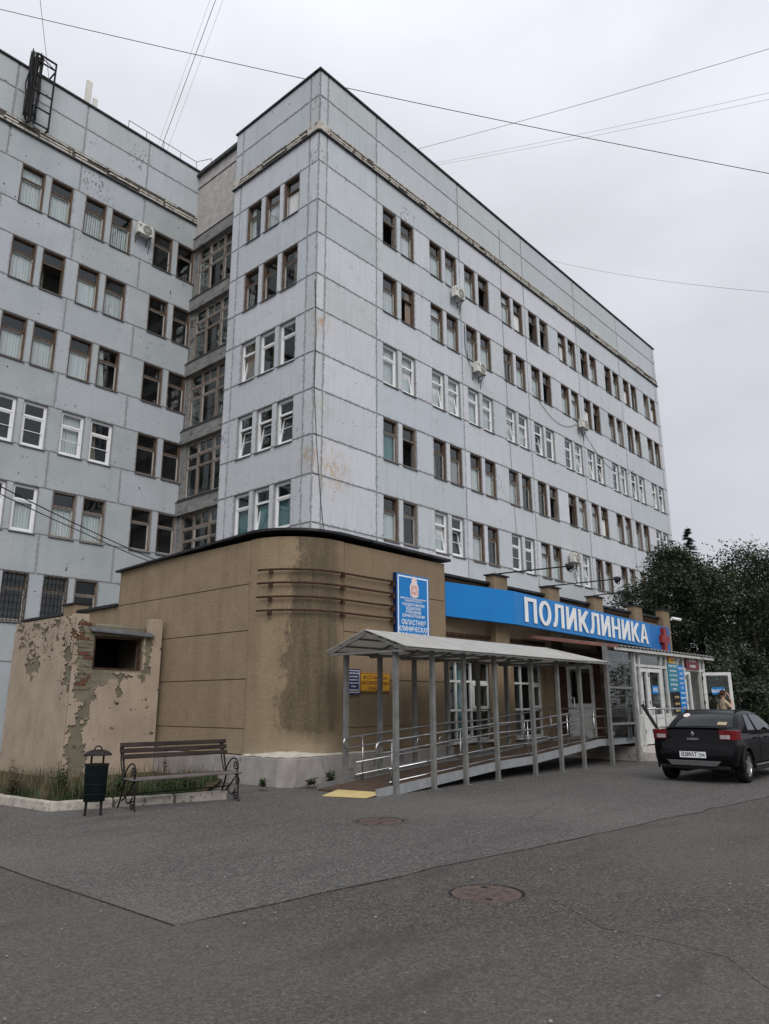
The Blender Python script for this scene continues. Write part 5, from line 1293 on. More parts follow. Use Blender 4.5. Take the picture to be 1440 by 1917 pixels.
# ================================================================== ruined shed with peeling plaster
SH = thing('ruined_shed', 'small brick shed with peeling pink plaster and dark opening', 'shed', (-8.4, -1.5, 0))
sx0, sx1, sy0, sy1, szt = -9.42, -7.24, -2.65, 0.45, 3.60
hb = holed(0, sx1 - sx0, 0, 3.22, [(0.48, 1.68, 2.36, 3.12)], 0, 0.25); put('front_wall', hb.mesh('wall', CEMENT), SH, (sx0, sy0, 0))
MB().box(sx0, sx0 + 0.25, sy0 + 0.26, sy1, 0, szt - 0.04).build('left_wall', CEMENT, SH)
MB().box(sx0, sx0 + 0.32, sy0, sy0 + 0.25, 3.225, szt - 0.02).build('corner_stub', PLASTER, SH, bevel=0.02)
MB().box(sx1 - 0.27, sx1, sy0, sy0 + 0.25, 3.225, szt).build('corner_stub', PLASTER, SH, bevel=0.02)
b = MB(); b.v = [(sx0 + 0.33, sy0 + 0.3, 3.3), (sx1 - 0.28, sy0 + 0.3, 3.3), (sx1 - 0.28, sy0 + 1.6, 3.50), (sx0 + 0.33, sy0 + 1.6, 3.48)]; b.v += [(x, y, z + 0.08) for x, y, z in b.v]
for f in ((3, 2, 1, 0), (4, 5, 6, 7), (0, 1, 5, 4), (1, 2, 6, 5), (2, 3, 7, 6), (3, 0, 4, 7)): b.q(*f)
b.build('roof_slab', CEMENT, SH)
MB().box(sx0 + 0.26, sx1 - 0.26, sy0 + 0.26, sy0 + 1.5, 3.14, 3.22).build('ceiling', PLASTICBLK, SH)  # black closing box, added to keep light out of the opening
MB().box(sx1 - 0.25, sx1, sy0 + 0.26, -0.3, 0, 3.4).build('right_wall', CEMENT, SH)
MB().box(sx0 + 0.25, sx1 - 0.25, sy0 + 1.5, sy0 + 1.6, 0, 3.2).build('inner_wall', PLASTICBLK, SH)  # near-black colour paints the darkness inside the opening
b = MB(); b.v = [(sx0 + 0.34, sy0 - 0.13, 3.20), (sx1 - 0.24, sy0 - 0.12, 3.15), (sx1 - 0.24, sy0 + 0.02, 3.24), (sx0 + 0.34, sy0 + 0.02, 3.28)]; b.v += [(x, y, z + 0.03) for x, y, z in b.v]
for f in ((3, 2, 1, 0), (4, 5, 6, 7), (0, 1, 5, 4), (1, 2, 6, 5), (2, 3, 7, 6), (3, 0, 4, 7)): b.q(*f)
b.build('tin_awning', SILL, SH)
ring(MB(), sx0 + 0.48, sx0 + 1.68, 2.36, 3.12, 0.05, sy0 + 0.03, sy0 + 0.10).build('opening_frame', RUST, SH)
def shell(name, L, H, P, keep, jit=0.03, cell=0.026):
    nx, nz = int(L / cell), int(H / cell); b = MB(); idx = {}
    def V(i, j, d):
        k = (i, j, d)
        if k not in idx:
            a, z = i * L / nx, j * H / nz
            if 0 < i < nx: a += jit * noise.noise(Vector((i * 0.71, j * 0.67, 2)))
            if 0 < j < nz: z += jit * noise.noise(Vector((i * 0.69, j * 0.73, 9)))
            idx[k] = len(b.v); b.v.append(P(a, z, d + 0.004 * noise.noise(Vector((a * 3, z * 3, 4)))))
        return idx[k]
    K = [[keep((i + 0.5) * L / nx, (j + 0.5) * H / nz) for j in range(nz)] for i in range(nx)]
    def ok(i, j): return 0 <= i < nx and 0 <= j < nz and K[i][j]
    for i in range(nx):
        for j in range(nz):
            if not K[i][j]: continue
            b.q(V(i, j, 1), V(i + 1, j, 1), V(i + 1, j + 1, 1), V(i, j + 1, 1))
            for (di, dj, q) in ((-1, 0, ((i, j), (i, j + 1))), (1, 0, ((i + 1, j + 1), (i + 1, j))), (0, -1, ((i + 1, j), (i, j))), (0, 1, ((i, j + 1), (i + 1, j + 1)))):
                if not ok(i + di, j + dj): b.q(V(*q[0], 1), V(*q[0], 0), V(*q[1], 0), V(*q[1], 1))
    o = b.build(name, PLASTER, SH); tag(o, kind='stuff'); return o
def fbm(a, z, s, seed): return noise.fractal(Vector((a * s, z * s, seed)), 0.9, 2.1, 4)
def keep_left(a, z):     # a: from the far left end to the corner
    L = sy1 - sy0
    rough_zone = min(1, max(0, (z - 2.35 + 0.35 * (a / L)) / 0.7))          # upper third flaking
    corner = min(1, max(0, (a - L + 0.95 - 0.25 * (z - 1.4)) / 0.5)) * min(1, max(0, (z - 1.35) / 0.5))
    patch_ = max(0, 1 - math.hypot((a - 1.15) / 0.62, (z - 2.42) / 0.42))
    v = fbm(a, z, 2.6, 3.3) * 0.60 + fbm(a, z, 9, 1.3) * 0.75
    return v + 0.9 - (0.90 * max(rough_zone * 0.95, corner * 0.98) + 1.9 * patch_) > 0.0
def keep_front(a, z):
    if 0.44 < a < 1.72 and 2.32 < z < 3.3: return False
    if z > 3.2 and 0.3 < a < 1.92: return False
    near = max(0, 1 - abs(a - 0.42) / 0.55) * min(1, max(0, (z - 1.55) / 0.5))
    streak = max(0, 1 - abs(a - 0.30 - 0.06 * math.sin(z * 5)) / 0.36) * (1 if z < 2.0 else 0.6)
    under = max(0, 1 - abs(z - 2.22) / 0.16) * (1 if 0.3 < a < 1.8 else 0)
    side = max(0, 1 - abs(a - 1.82) / 0.16) * (1 if 2.3 < z < 3.3 else 0)
    spot = max(0, 1 - math.hypot((a - 1.18) / 0.2, (z - 1.85) / 0.32)) 
    v = fbm(a, z, 2.4, 7.3) * 0.50 + fbm(a, z, 9, 5.3) * 0.55
    return v + 0.62 - (1.15 * near + 1.05 * streak + 1.0 * under + 1.2 * side + 0.9 * spot) > 0.0
shell('plaster_coat', sy1 - sy0, szt - 0.05, lambda a, z, d: (sx0 - 0.004 - 0.028 * d, sy1 - a, z), keep_left)
shell('plaster_coat', sx1 - sx0, szt - 0.03, lambda a, z, d: (sx0 + a, sy0 - 0.004 - 0.028 * d, z), keep_front)
random.seed(21)
for r in range(19):
    z = 1.92 + r * 0.083
    if z > 3.5: break
    x = sx0 - 0.012 - (0.12 if r % 2 else 0.0)
    while x < sx0 + 0.62:
        a, c = max(x, sx0 - 0.010), min(x + 0.245, sx0 + (0.47 if z > 2.3 else 0.40 + 0.25 * random.random()))
        if c - a > 0.05 and random.random() < 0.86:
            pr2 = random.uniform(0.004, 0.018)
            MB().box(a, c, sy0 - pr2, sy0 + 0.06, z, z + 0.068).build('brick', BRICK if random.random() < 0.36 else CEMENT, SH, bevel=0.006)
        x += 0.258

# ================================================================== planting bed, kerb, weeds
bed = [(-13.6, 4), (-11.75, -2.6), (-11.66, -5.3), (-11.5, -6.75), (-9.0, -7.55), (-8.72, -6.9), (-7.9, -6.1), (-7.2, -5.3), (-7.2, 4)]
b = MB(); b.v = [(x, y, 0.085) for x, y in bed]; b.q(*range(len(bed)))
tag(b.build('planting_bed', SOIL), 'strip of dry soil between the kerb and the shed', kind='structure')
KB = thing('kerb', 'whitewashed concrete kerb round the planting bed', 'kerb', (-11.0, -6.5, 0))
kp = [(-11.95, -0.6), (-11.86, -2.55), (-11.82, -4.0), (-11.74, -5.3), (-11.60, -6.88), (-10.7, -7.20), (-9.75, -7.48), (-8.86, -7.74)]
for i in range(len(kp) - 1):
    a, c = Vector(kp[i]), Vector(kp[i + 1]); d = (c - a).normalized(); a = a + d * 0.018; c = c - d * 0.018
    if i == 3: c = c - d * 0.02
    r = Vector((-d.y, d.x)) * -0.001
    nrm = Vector((-d.y, d.x)); nrm = nrm if nrm.dot(Vector((1, 1))) > 0 else -nrm
    b = MB(); n = 8
    for k in range(n + 1):
        p = a.lerp(c, k / n); jt = lambda q: 0.010 * noise.noise(Vector((p.x * 5, p.y * 5, q)))
        o_ = p; e = p + nrm * 0.15
        b.v += [(o_.x + jt(1), o_.y + jt(2), -0.02), (o_.x + jt(1) + nrm.x * 0.012, o_.y + jt(2) + nrm.y * 0.012, 0.135 + jt(3)), (e.x + jt(4), e.y + jt(5), 0.140 + jt(6)), (e.x, e.y, -0.02)]
    for k in range(n):
        for q in range(4): w = (q + 1) % 4; b.q(4 * k + q, 4 * k + 4 + q, 4 * k + 4 + w, 4 * k + w)
    b.q(0, 1, 2, 3); b.q(4 * n + 3, 4 * n + 2, 4 * n + 1, 4 * n)
    b.build('kerb_stone', KERB, KB, bevel=0.012)
def inpoly(x, y, P):
    c = False; j = len(P) - 1
    for i in range(len(P)):
        if (P[i][1] > y) != (P[j][1] > y) and x < (P[j][0] - P[i][0]) * (y - P[i][1]) / (P[j][1] - P[i][1]) + P[i][0]: c = not c
        j = i
    return c
inner = [(-12.4, 2), (-11.58, -2.5), (-11.5, -5.2), (-11.36, -6.66), (-9.1, -7.38), (-8.9, -6.8), (-7.95, -6.0), (-7.3, -5.3), (-7.3, 2)]
def blades(count, hmin, hmax, region, w, lean, seed, dens=None):
    random.seed(seed); b = MB(); k = 0
    while k < count:
        x, y = random.uniform(-12.4, -7.2), random.uniform(-7.7, 1.5)
        if not inpoly(x, y, inner) or not region(x, y): continue
        if dens and random.random() > dens(x, y): continue
        k += 1; h = random.uniform(hmin, hmax); a = random.uniform(0, 2 * PI); ln = random.uniform(0, lean) * h
        dx, dy = math.cos(a), math.sin(a); px, py = -dy * w / 2, dx * w / 2; n = len(b.v)
        for f, ww in ((0, 1.0), (0.5, 0.8), (1.0, 0.12)):
            cx, cy = x + dx * ln * f * f, y + dy * ln * f * f
            b.v += [(cx - px * ww, cy - py * ww, 0.08 + h * f * (1 - 0.15 * f)), (cx + px * ww, cy + py * ww, 0.08 + h * f * (1 - 0.15 * f))]
        b.q(n, n + 1, n + 3, n + 2); b.q(n + 2, n + 3, n + 5, n + 4)
    return b
tag(blades(1700, 0.15, 0.5, lambda x, y: y < -2.7 and x < -9.6, 0.010, 0.5, 1, lambda x, y: max(0.05, min(1, (-9.4 - x) / 1.6))).build('dry_grass', GRASSDRY), 'dry straw coloured grass in the bed at left', 'grass', kind='stuff')
tag(blades(800, 0.10, 0.42, lambda x, y: y < -3 and x > -10.8, 0.011, 0.5, 2, lambda x, y: 0.5 + 0.5 * noise.noise(Vector((x * 2, y * 2, 0)))).build('dry_grass', GRASSDRY), 'pale grass stalks behind the bench', 'grass', kind='stuff')
tag(blades(6500, 0.06, 0.22, lambda x, y: y < -4.3, 0.014, 0.9, 3, lambda x, y: min(1, max(0.1, 0.6 + 1.4 * noise.noise(Vector((x * 1.4, y * 1.4, 5)))))).build('green_grass', GRASSGREEN), 'short green grass in the bed under the bench', 'grass', kind='stuff')
def weed(x, y, h, spread, n, seed, label, mat=None):
    random.seed(seed); b = MB(); stem = MB()
    for s in range(max(3, int(n / 30))):
        a = random.uniform(0, 2 * PI); tx, ty = x + spread * random.random() * math.cos(a), y + spread * random.random() * math.sin(a); hh = h * random.uniform(0.55, 1)
        P0, P1 = Vector((x + 0.25 * (tx - x), y + 0.25 * (ty - y), 0.07)), Vector((tx, ty, 0.08 + hh)); stem.tube([P0, (P0 + P1) / 2 + Vector((0, 0, 0.03)), P1], [0.007, 0.005, 0.003], 4)
        for k in range(30):
            f = random.uniform(0.1, 1); p = P0.lerp(P1, f); L = random.uniform(0.05, 0.11) * (1.25 - 0.6 * f); an = random.uniform(0, 2 * PI); d = Vector((math.cos(an), math.sin(an), random.uniform(-0.3, 0.6))).normalized(); r = d.cross(Vector((0, 0, 1))).normalized() * L * 0.3
            q = len(b.v); b.v += [tuple(p), tuple(p + d * L * 0.5 + r), tuple(p + d * L + Vector((0, 0, -0.01))), tuple(p + d * L * 0.5 - r)]; b.q(q, q + 1, q + 2, q + 3)
    t = thing('weed', label, 'weed', (x, y, 0.07), group='weeds in the bed')
    o = b.build('foliage', mat or GRASSGREEN, t); tag(o, kind='stuff'); o = stem.build('stalks', mat or GRASSGREEN, t); tag(o, kind='stuff')
weed(-11.15, -6.3, 0.62, 0.30, 400, 1, 'tall leafy weed left of the litter bin at the kerb corner')
weed(-10.85, -6.55, 0.34, 0.40, 500, 2, 'broad low weed right behind the litter bin')
weed(-10.2, -6.6, 0.42, 0.42, 500, 3, 'bushy weed between the litter bin and the bench')
weed(-9.35, -6.75, 0.28, 0.40, 360, 4, 'low weed under the middle of the bench')
weed(-8.95, -6.6, 0.26, 0.3, 300, 5, 'low weed under the right end of the bench')
weed(-9.05, -6.0, 0.85, 0.10, 90, 8, 'single tall thin weed seen between bench slats', GRASSDRY)
weed(-11.45, -5.2, 0.7, 0.15, 200, 9, 'tall dry weed at the far left of the bed', GRASSDRY)
weed(-7.62, -7.15, 0.16, 0.14, 160, 10, 'tiny weed growing at the plinth corner')
weed(-6.25, -7.62, 0.26, 0.16, 220, 11, 'small weed at the plinth beside the first ramp post')
weed(-6.75, -7.60, 0.13, 0.20, 160, 12, 'flat weed in the crack along the plinth')

# ================================================================== bench
BN = thing('park_bench', 'iron bench with scrolled ends and worn wooden slats', 'bench', (-9.78, -7.66, 0.006), R(-6))
def spiral(cx, cz, r0, r1, a0, turns, n=26):
    return [(cx + (r0 + (r1 - r0) * i / n) * math.cos(a0 + turns * 2 * PI * i / n), cz + (r0 + (r1 - r0) * i / n) * math.sin(a0 + turns * 2 * PI * i / n)) for i in range(n + 1)]
def bez(*P, n=12):
    o = []
    for i in range(n + 1):
        t = i / n; q = [Vector(p) for p in P]
        while len(q) > 1: q = [q[k].lerp(q[k + 1], t) for k in range(len(q) - 1)]
        o.append((q[0].x, q[0].y))
    return o
for sx in (-0.92, 0.92):
    parts = []
    parts.append(bez((-0.34, 0.0), (-0.24, 0.12), (-0.36, 0.30), (-0.22, 0.42)))           # front leg
    parts.append(bez((0.30, 0.0), (0.20, 0.16), (0.14, 0.30), (0.10, 0.42)))               # back leg
    parts.append(bez((0.10, 0.40), (0.16, 0.55), (0.20, 0.70), (0.30, 0.97)))              # back upright
    parts.append(bez((0.15, 0.42), (0.30, 0.60), (0.33, 0.80), (0.33, 0.90)))              # second upright
    parts.append(spiral(0.30, 0.88, 0.075, 0.015, R(80), -1.4))                            # scroll at the top
    parts.append(bez((-0.30, 0.42), (0.0, 0.44), (0.06, 0.42), (0.14, 0.43), n=6))         # seat bearer
    parts.append(bez((0.13, 0.46), (0.02, 0.72), (-0.20, 0.74), (-0.27, 0.60)) + spiral(-0.19, 0.58, 0.085, 0.015, R(165), 1.35))   # arm
    parts.append(bez((-0.27, 0.60), (-0.29, 0.54), (-0.26, 0.46), (-0.20, 0.43), n=6))
    parts.append(bez((-0.22, 0.40), (-0.10, 0.30), (0.05, 0.16), (0.16, 0.12)) )
    parts.append(spiral(-0.26, 0.32, 0.075, 0.012, R(60), 1.5))
    parts.append(bez((-0.22, 0.20), (-0.10, 0.02), (0.06, 0.10), (0.02, 0.24)))
    parts.append(spiral(-0.22, 0.07, 0.07, 0.012, R(120), -1.3))
    for k, pp in enumerate(parts):
        MB().tube([(sx, y, z) for y, z in pp], 0.0125 if k not in (0, 1, 2) else 0.016, 6).build('end_iron', IRON, BN, local=True, smooth=True)
for (y, z, tilt) in ((0.285, 0.955, 0.25), (0.255, 0.865, 0.25), (0.225, 0.775, 0.25)):
    Mx = Matrix.Translation((0, y - 0.02, z)) @ Matrix.Rotation(-tilt, 4, 'X')
    MB().box(-0.97, 0.97, -0.016, 0.016, -0.034, 0.034, M=Mx).build('back_slat', SLATDARK, BN, bevel=0.006, local=True)
for i, y in enumerate((-0.27, -0.16, -0.05, 0.06)):
    MB().box(-0.985, 0.985, y - 0.045, y + 0.045, 0.437, 0.468 - (0.008 if i == 0 else 0)).build('seat_slat', SLATWORN if i != 3 else SLATDARK, BN, bevel=0.008, local=True)
MB().tube([(-0.92, 0.02, 0.22), (0.92, 0.02, 0.22)], 0.012, 6).build('tie_rod', IRON, BN, local=True)

# ================================================================== litter bin
LB = thing('litter_bin', 'dark green tin litter bin with domed lid on two legs', 'bin', (-11.36, -7.80, 0.006), R(-35))
MB().lathe([(0.001, 0.20), (0.148, 0.20), (0.155, 0.205), (0.170, 0.70), (0.178, 0.715), (0.178, 0.73), (0.164, 0.73), (0.145, 0.24), (0.001, 0.24)], 28, sy=0.82).build('bucket', BINGREEN, LB, smooth=True, local=True)
for k in range(3): MB().lathe([(0.158 + 0.003 * k, 0.30 + 0.14 * k), (0.164 + 0.003 * k, 0.305 + 0.14 * k), (0.159 + 0.003 * k, 0.31 + 0.14 * k)], 28, sy=0.82).build('rib', BINGREEN, LB, smooth=True, local=True)
for s in (-1, 1):
    MB().tube([(s * 0.11, 0.0, 0.0), (s * 0.105, 0.0, 0.24)], 0.02, 8).build('leg', IRON, LB, local=True)
    MB().tube([(s * 0.085, 0.0, 0.5), (s * 0.085, 0.0, 0.90)], 0.015, 8).build('lid_post', IRON, LB, local=True)
MB().lathe([(0.205, 0.850), (0.208, 0.862), (0.16, 0.905), (0.09, 0.93), (0.001, 0.938)], 28, sy=0.85).lathe([(0.203, 0.850), (0.10, 0.90), (0.001, 0.915)], 28, sy=0.85).build('lid', IRON, LB, smooth=True, local=True)
MB().tube([(0.055 * math.cos(PI * i / 10), 0, 0.925 + 0.055 * math.sin(PI * i / 10) * 1.1) for i in range(11)], 0.012, 6).build('lid_ring', IRON, LB, smooth=True, local=True)

# ================================================================== cars
def lerp(tab, x):
    for i in range(len(tab) - 1):
        if tab[i][0] <= x <= tab[i + 1][0]:
            f = (x - tab[i][0]) / (tab[i + 1][0] - tab[i][0]); f2 = f
            return tab[i][1] + (tab[i + 1][1] - tab[i][1]) * f2
    return tab[0][1] if x < tab[0][0] else tab[-1][1]
def make_car(label, loc, rot, paint, plate, stickers=True):
    root = thing('parked_car', label, 'car', loc, rot or R(0.01), 'cars parked by the entrance')
    B = lambda mb, nm, mt, **k: mb.build(nm, mt, root, local=True, **k)
    ST = [(0.00, .43, .66, .60, .66), (0.02, .37, .74, .63, .71), (0.06, .33, .80, .72, .78), (0.085, .31, .825, .84, .93), (0.10, .30, .835, .91, 1.045), (0.14, .29, .845, .95, 1.085), (0.22, .28, .855, .965, 1.085), (0.45, .27, .865, .965, 1.075), (0.8, .25, .872, .96, 1.05), (1.2, .23, .872, .955, 1.0), (1.9, .22, .872, .945, .98), (2.7, .22, .87, .93, .98), (3.1, .24, .866, .915, 1.0), (3.6, .26, .855, .88, .95), (4.0, .28, .82, .82, .88), (4.2, .30, .75, .72, .78), (4.31, .37, .6, .6, .66)]
    b = MB(); ring_n = 0
    for (x, zb, w, zs, zt) in ST:
        half = [(0, zb), (w * .80, zb), (w * .95, zb + .06), (w * .985, zb + (zs - zb) * .30), (w, zb + (zs - zb) * .62), (w * .988, zs - (zs - zb) * .14), (w * .945, zs), (w * .82, zs + (zt - zs) * .72), (w * .45, zt - .004), (0, zt)]
        sec = half + [(-y, z) for y, z in half[-2:0:-1]]
        ring_n = len(sec); b.v += [(x, y, z) for y, z in sec]
    for i in range(len(ST) - 1):
        for k in range(ring_n):
            k2 = (k + 1) % ring_n; b.q(i * ring_n + k, i * ring_n + k2, (i + 1) * ring_n + k2, (i + 1) * ring_n + k)
    b.q(*[k for k in range(ring_n)][::-1]); b.q(*[(len(ST) - 1) * ring_n + k for k in range(ring_n)])
    tmp = bpy.data.objects.new('tmp', b.mesh('body', paint)); COL.objects.link(tmp)
    bm = bmesh.new(); bm.from_mesh(tmp.data); bmesh.ops.recalc_face_normals(bm, faces=bm.faces); bm.to_mesh(tmp.data); bm.free()
    cut = []
    for xw in (0.72, 3.35):
        for s in (-1, 1):
            c = MB().lathe([(0.001, -0.2), (0.365, -0.2), (0.365, 0.2), (0.001, 0.2)], 28, (xw, s * 0.80, 0.33), axis='y')
            co = bpy.data.objects.new('cut', c.mesh('cut', PLASTICBLK)); COL.objects.link(co)
            bm = bmesh.new(); bm.from_mesh(co.data); bmesh.ops.remove_doubles(bm, verts=bm.verts, dist=0.002); bmesh.ops.recalc_face_normals(bm, faces=bm.faces); bm.to_mesh(co.data); bm.free()
            md = tmp.modifiers.new('b', 'BOOLEAN'); md.object = co; md.operation = 'DIFFERENCE'; md.solver = 'EXACT'; cut.append(co)
    me = evaluated(tmp)
    for o in cut + [tmp]: bpy.data.objects.remove(o)
    me.materials.clear(); me.materials.append(paint)
    for p in me.polygons: p.use_smooth = True
    try: me.set_sharp_from_angle(angle=R(32))
    except Exception: pass
    put('body', me, root, local=True)
    zr = [(0.58, 1.05), (0.74, 1.175), (0.90, 1.29), (1.06, 1.375), (1.30, 1.43), (1.75, 1.45), (2.1, 1.435), (2.35, 1.385), (2.6, 1.28), (2.85, 1.14), (3.10, 0.99)]
    def wz(z): return 0.805 - 0.190 * (z - 0.98) / 0.46
    g = MB(); gn = 0
    def gsec(x, off=0.0):
        z = lerp(zr, x); w = wz(max(1.0, z - 0.07))
        return [(w * 0.0, z + off), (w * .45, z - .004 + off), (w * .80, z - .022 + off), (w * .94, z - .045 + off), (w, max(0.97, z - .085))]
    xsn = [0.58, 0.66, 0.74, 0.82, 0.90, 0.98, 1.06, 1.18, 1.30, 1.55, 1.75, 1.95, 2.1, 2.22, 2.35, 2.47, 2.6, 2.72, 2.85, 2.97, 3.10]
    for x in xsn:
        h = gsec(x) + [(0.835, 0.93)]
        sec = h + [(-y, z) for y, z in h[:0:-1]]; gn = len(sec); g.v += [(x, y, z) for y, z in sec]
    for i in range(len(xsn) - 1):
        for k in range(gn): k2 = (k + 1) % gn; g.q(i * gn + k, i * gn + k2, (i + 1) * gn + k2, (i + 1) * gn + k)
    g.q(*range(gn)); g.q(*[(len(xsn) - 1) * gn + k for k in range(gn)][::-1])
    o = B(g, 'roof', paint, smooth=True)
    def band(xl, name):
        w = MB(); n = 0
        for x in xl:
            s_ = gsec(x, 0.007); pts = [(-s_[2][0] * 1.03, s_[2][1]), (-s_[1][0], s_[1][1]), (0, s_[0][1]), (s_[1][0], s_[1][1]), (s_[2][0] * 1.03, s_[2][1])]
            n = len(pts); w.v += [(x - (0.004 if x < 1.5 else -0.004), y, z) for y, z in pts]
        for i in range(len(xl) - 1):
            for k in range(n - 1): w.q(i * n + k, (i + 1) * n + k, (i + 1) * n + k + 1, i * n + k + 1)
        return B(w, name, GLASSDARK, smooth=True)
    band([0.64, 0.74, 0.82, 0.90, 0.99], 'rear_window'); band([2.40, 2.47, 2.6, 2.72, 2.85, 2.97], 'windscreen')
    for s in (-1, 1):
        for poly in ([(1.08, 1.03), (1.58, 1.02), (1.58, 1.345), (1.30, 1.33)], [(1.66, 1.02), (2.62, 1.01), (2.60, 1.12), (2.28, 1.305), (1.66, 1.345)]):
            w = MB(); w.v = [(x, s * (wz(z) + 0.012 + (0.012 if z < 1.1 else 0)), z) for x, z in poly] + [(x, s * (wz(z) - 0.02), z) for x, z in poly]
            n = len(poly); w.q(*(range(n) if s < 0 else range(n - 1, -1, -1)))
            for i in range(n): w.q(i, (i + 1) % n, n + (i + 1) % n, n + i)
            B(w, 'side_window', GLASSDARK)
        for x in (1.60,): B(MB().bar((x + 0.02, s * 0.83, 1.0), (x + 0.01, s * 0.66, 1.35), 0.05, 0.02), 'pillar_trim', PLASTICBLK)
        B(MB().box(2.48, 2.62, s * 0.84 if s > 0 else -1.0, 1.0 if s > 0 else -0.84, 1.0, 1.13), 'mirror', paint, bevel=0.04)
        for x in (1.25, 2.05): B(MB().box(x, x + 0.2, min(s * 0.868, s * 0.90), max(s * 0.868, s * 0.90), 0.86, 0.89), 'door_handle', paint, bevel=0.01)
        B(MB().box(1.12, 2.95, min(s * 0.86, s * 0.885), max(s * 0.86, s * 0.885), 0.22, 0.36), 'sill_moulding', PLASTICBLK, bevel=0.015)
        B(MB().bar((1.15, s * 0.889, 0.335), (2.9, s * 0.889, 0.335), 0.012, 0.02), 'sill_trim', SILVER)
        # tail lamp wraps the corner
        pl_ = [(0.060, .54), (0.062, .70), (0.078, .80), (0.14, .852), (0.36, .877), (0.36, .84), (0.15, .80), (0.12, .54)]
        pl_ = [(x, s * y) for x, y in pl_]
        lamp = B(MB().prism(pl_ if s < 0 else pl_[::-1], 0.85, 1.045), 'tail_lamp', TAILRED, bevel=0.012)
        pc = [(0.054, .56), (0.056, .69), (0.068, .75), (0.10, .75), (0.10, .56)]; pc = [(x, s * y) for x, y in pc]
        put('reverse_lens', MB().prism(pc if s < 0 else pc[::-1], 0.875, 0.95).mesh('lens', TAILCLEAR), lamp, local=True)
        # wheels
        for xw in (0.72, 3.35):
            wr = put('wheel', MB().lathe([(0.20, -0.10), (0.27, -0.105), (0.305, -0.095), (0.318, -0.06), (0.318, 0.06), (0.305, 0.095), (0.27, 0.105), (0.20, 0.10)], 30, axis='y').mesh('tyre', RUBBER, True), root, (xw, s * 0.755, 0.318), local=True)
            yo = s * 0.095
            put('rim', MB().lathe([(0.205, yo * 0.6), (0.205, yo), (0.185, yo), (0.185, yo * 0.5)], 28, axis='y').mesh('rim', ALLOY, True), wr, local=True)
            sp = MB()
            for k in range(5): a = k * 2 * PI / 5; sp.bar((0.03 * math.cos(a), yo * 0.9, 0.03 * math.sin(a)), (0.195 * math.cos(a), yo * 0.95, 0.195 * math.sin(a)), 0.05, 0.03, upv=(0, 1, 0))
            sp.lathe([(0.001, yo), (0.05, yo), (0.055, yo * 0.7)], 14, axis='y'); put('spokes', sp.mesh('spokes', ALLOY), wr, local=True)
            put('brake_disc', MB().lathe([(0.001, yo * 0.3), (0.19, yo * 0.3)], 20, axis='y').mesh('disc', PLASTICBLK), wr, local=True)
            B(MB().tube([(xw + 0.375 * math.cos(R(-12) + i * R(204) / 16), s * 0.868, 0.33 + 0.375 * math.sin(R(-12) + i * R(204) / 16)) for i in range(17)], 0.028, 6), 'arch_trim', PLASTICBLK, smooth=True)
    # rear end
    B(MB().box(-0.022, -0.008, -0.265, 0.265, 0.495, 0.615), 'plate', WHITEPRINT)
    if plate:
        for (tx, sz, yy) in ((plate[0], 0.115, 0.07), (plate[1], 0.085, -0.19)):
            o = put('lettering', text_mesh(tx, sz, PLASTICBLK, 0.001, 0.002, sx=0.82), root, (-0.0235, yy, 0.52), (PI / 2, 0, R(-90)), local=True); tag(o, kind='stuff')
        B(MB().box(-0.0235, -0.0225, -0.128, -0.122, 0.495, 0.615), 'plate_divider', PLASTICBLK)
    b = MB(); prof_ = [(-0.55, 0.44), (0.55, 0.44), (0.46, 0.335), (-0.46, 0.335)]
    b.v = [(-0.014, y, z) for y, z in prof_] + [(0.1, y, z) for y, z in prof_]; b.q(0, 1, 2, 3); [b.q(i, 4 + i, 4 + (i + 1) % 4, (i + 1) % 4) for i in range(4)]
    B(b, 'skid_plate', SKID, bevel=0.01)
    B(MB().box(0.02, 0.1, -0.70, 0.70, 0.27, 0.345), 'lower_bumper', PLASTICBLK, bevel=0.02)
    em = MB(); q = [(0, 0.055), (0.036, 0), (0, -0.055), (-0.036, 0)]; q2 = [(0, 0.026), (0.014, 0), (0, -0.026), (-0.014, 0)]
    em.v = [(0.075, -y, 0.965 + z) for y, z in q] + [(0.070, -y, 0.965 + z) for y, z in q2] + [(0.09, -y, 0.965 + z) for y, z in q]
    for i in range(4): j = (i + 1) % 4; em.q(i, j, 4 + j, 4 + i); em.q(8 + i, 8 + j, j, i)
    B(em, 'emblem', SILVER)
    o = put('lettering', text_mesh('LOGAN', 0.055, SILVER, 0.003, 0.001, sx=1.2), root, (0.068, 0, 0.845), (PI / 2, 0, R(-90)), local=True); tag(o, kind='stuff')
    B(MB().box(0.10, 0.24, -0.70, 0.70, 1.075, 1.095), 'boot_lip', paint, bevel=0.008)
    B(MB().tube([(0.055, -0.60, 0.76), (0.052, -0.3, 0.745), (0.050, 0, 0.742), (0.052, 0.3, 0.745), (0.055, 0.60, 0.76)], 0.006, 5), 'boot_gap', PLASTICBLK)
    for s in (-1, 1): B(MB().tube([(0.06, s * 0.62, 0.76), (0.088, s * 0.55, 0.84), (0.094, s * 0.535, 1.03)], 0.006, 5), 'boot_gap', PLASTICBLK); B(MB().tube([(1.62, s * 0.875, 0.40), (1.62, s * 0.874, 0.70), (1.62, s * 0.86, 0.93)], 0.006, 5), 'door_gap', PLASTICBLK); B(MB().tube([(2.66, s * 0.873, 0.40), (2.68, s * 0.872, 0.70), (2.70, s * 0.855, 0.92)], 0.006, 5), 'door_gap', PLASTICBLK)
    for y in (-0.35, 0.35): B(MB().box(0.3, 3.8, y - 0.1, y + 0.1, 0.20, 0.25), 'underbody', PLASTICBLK)
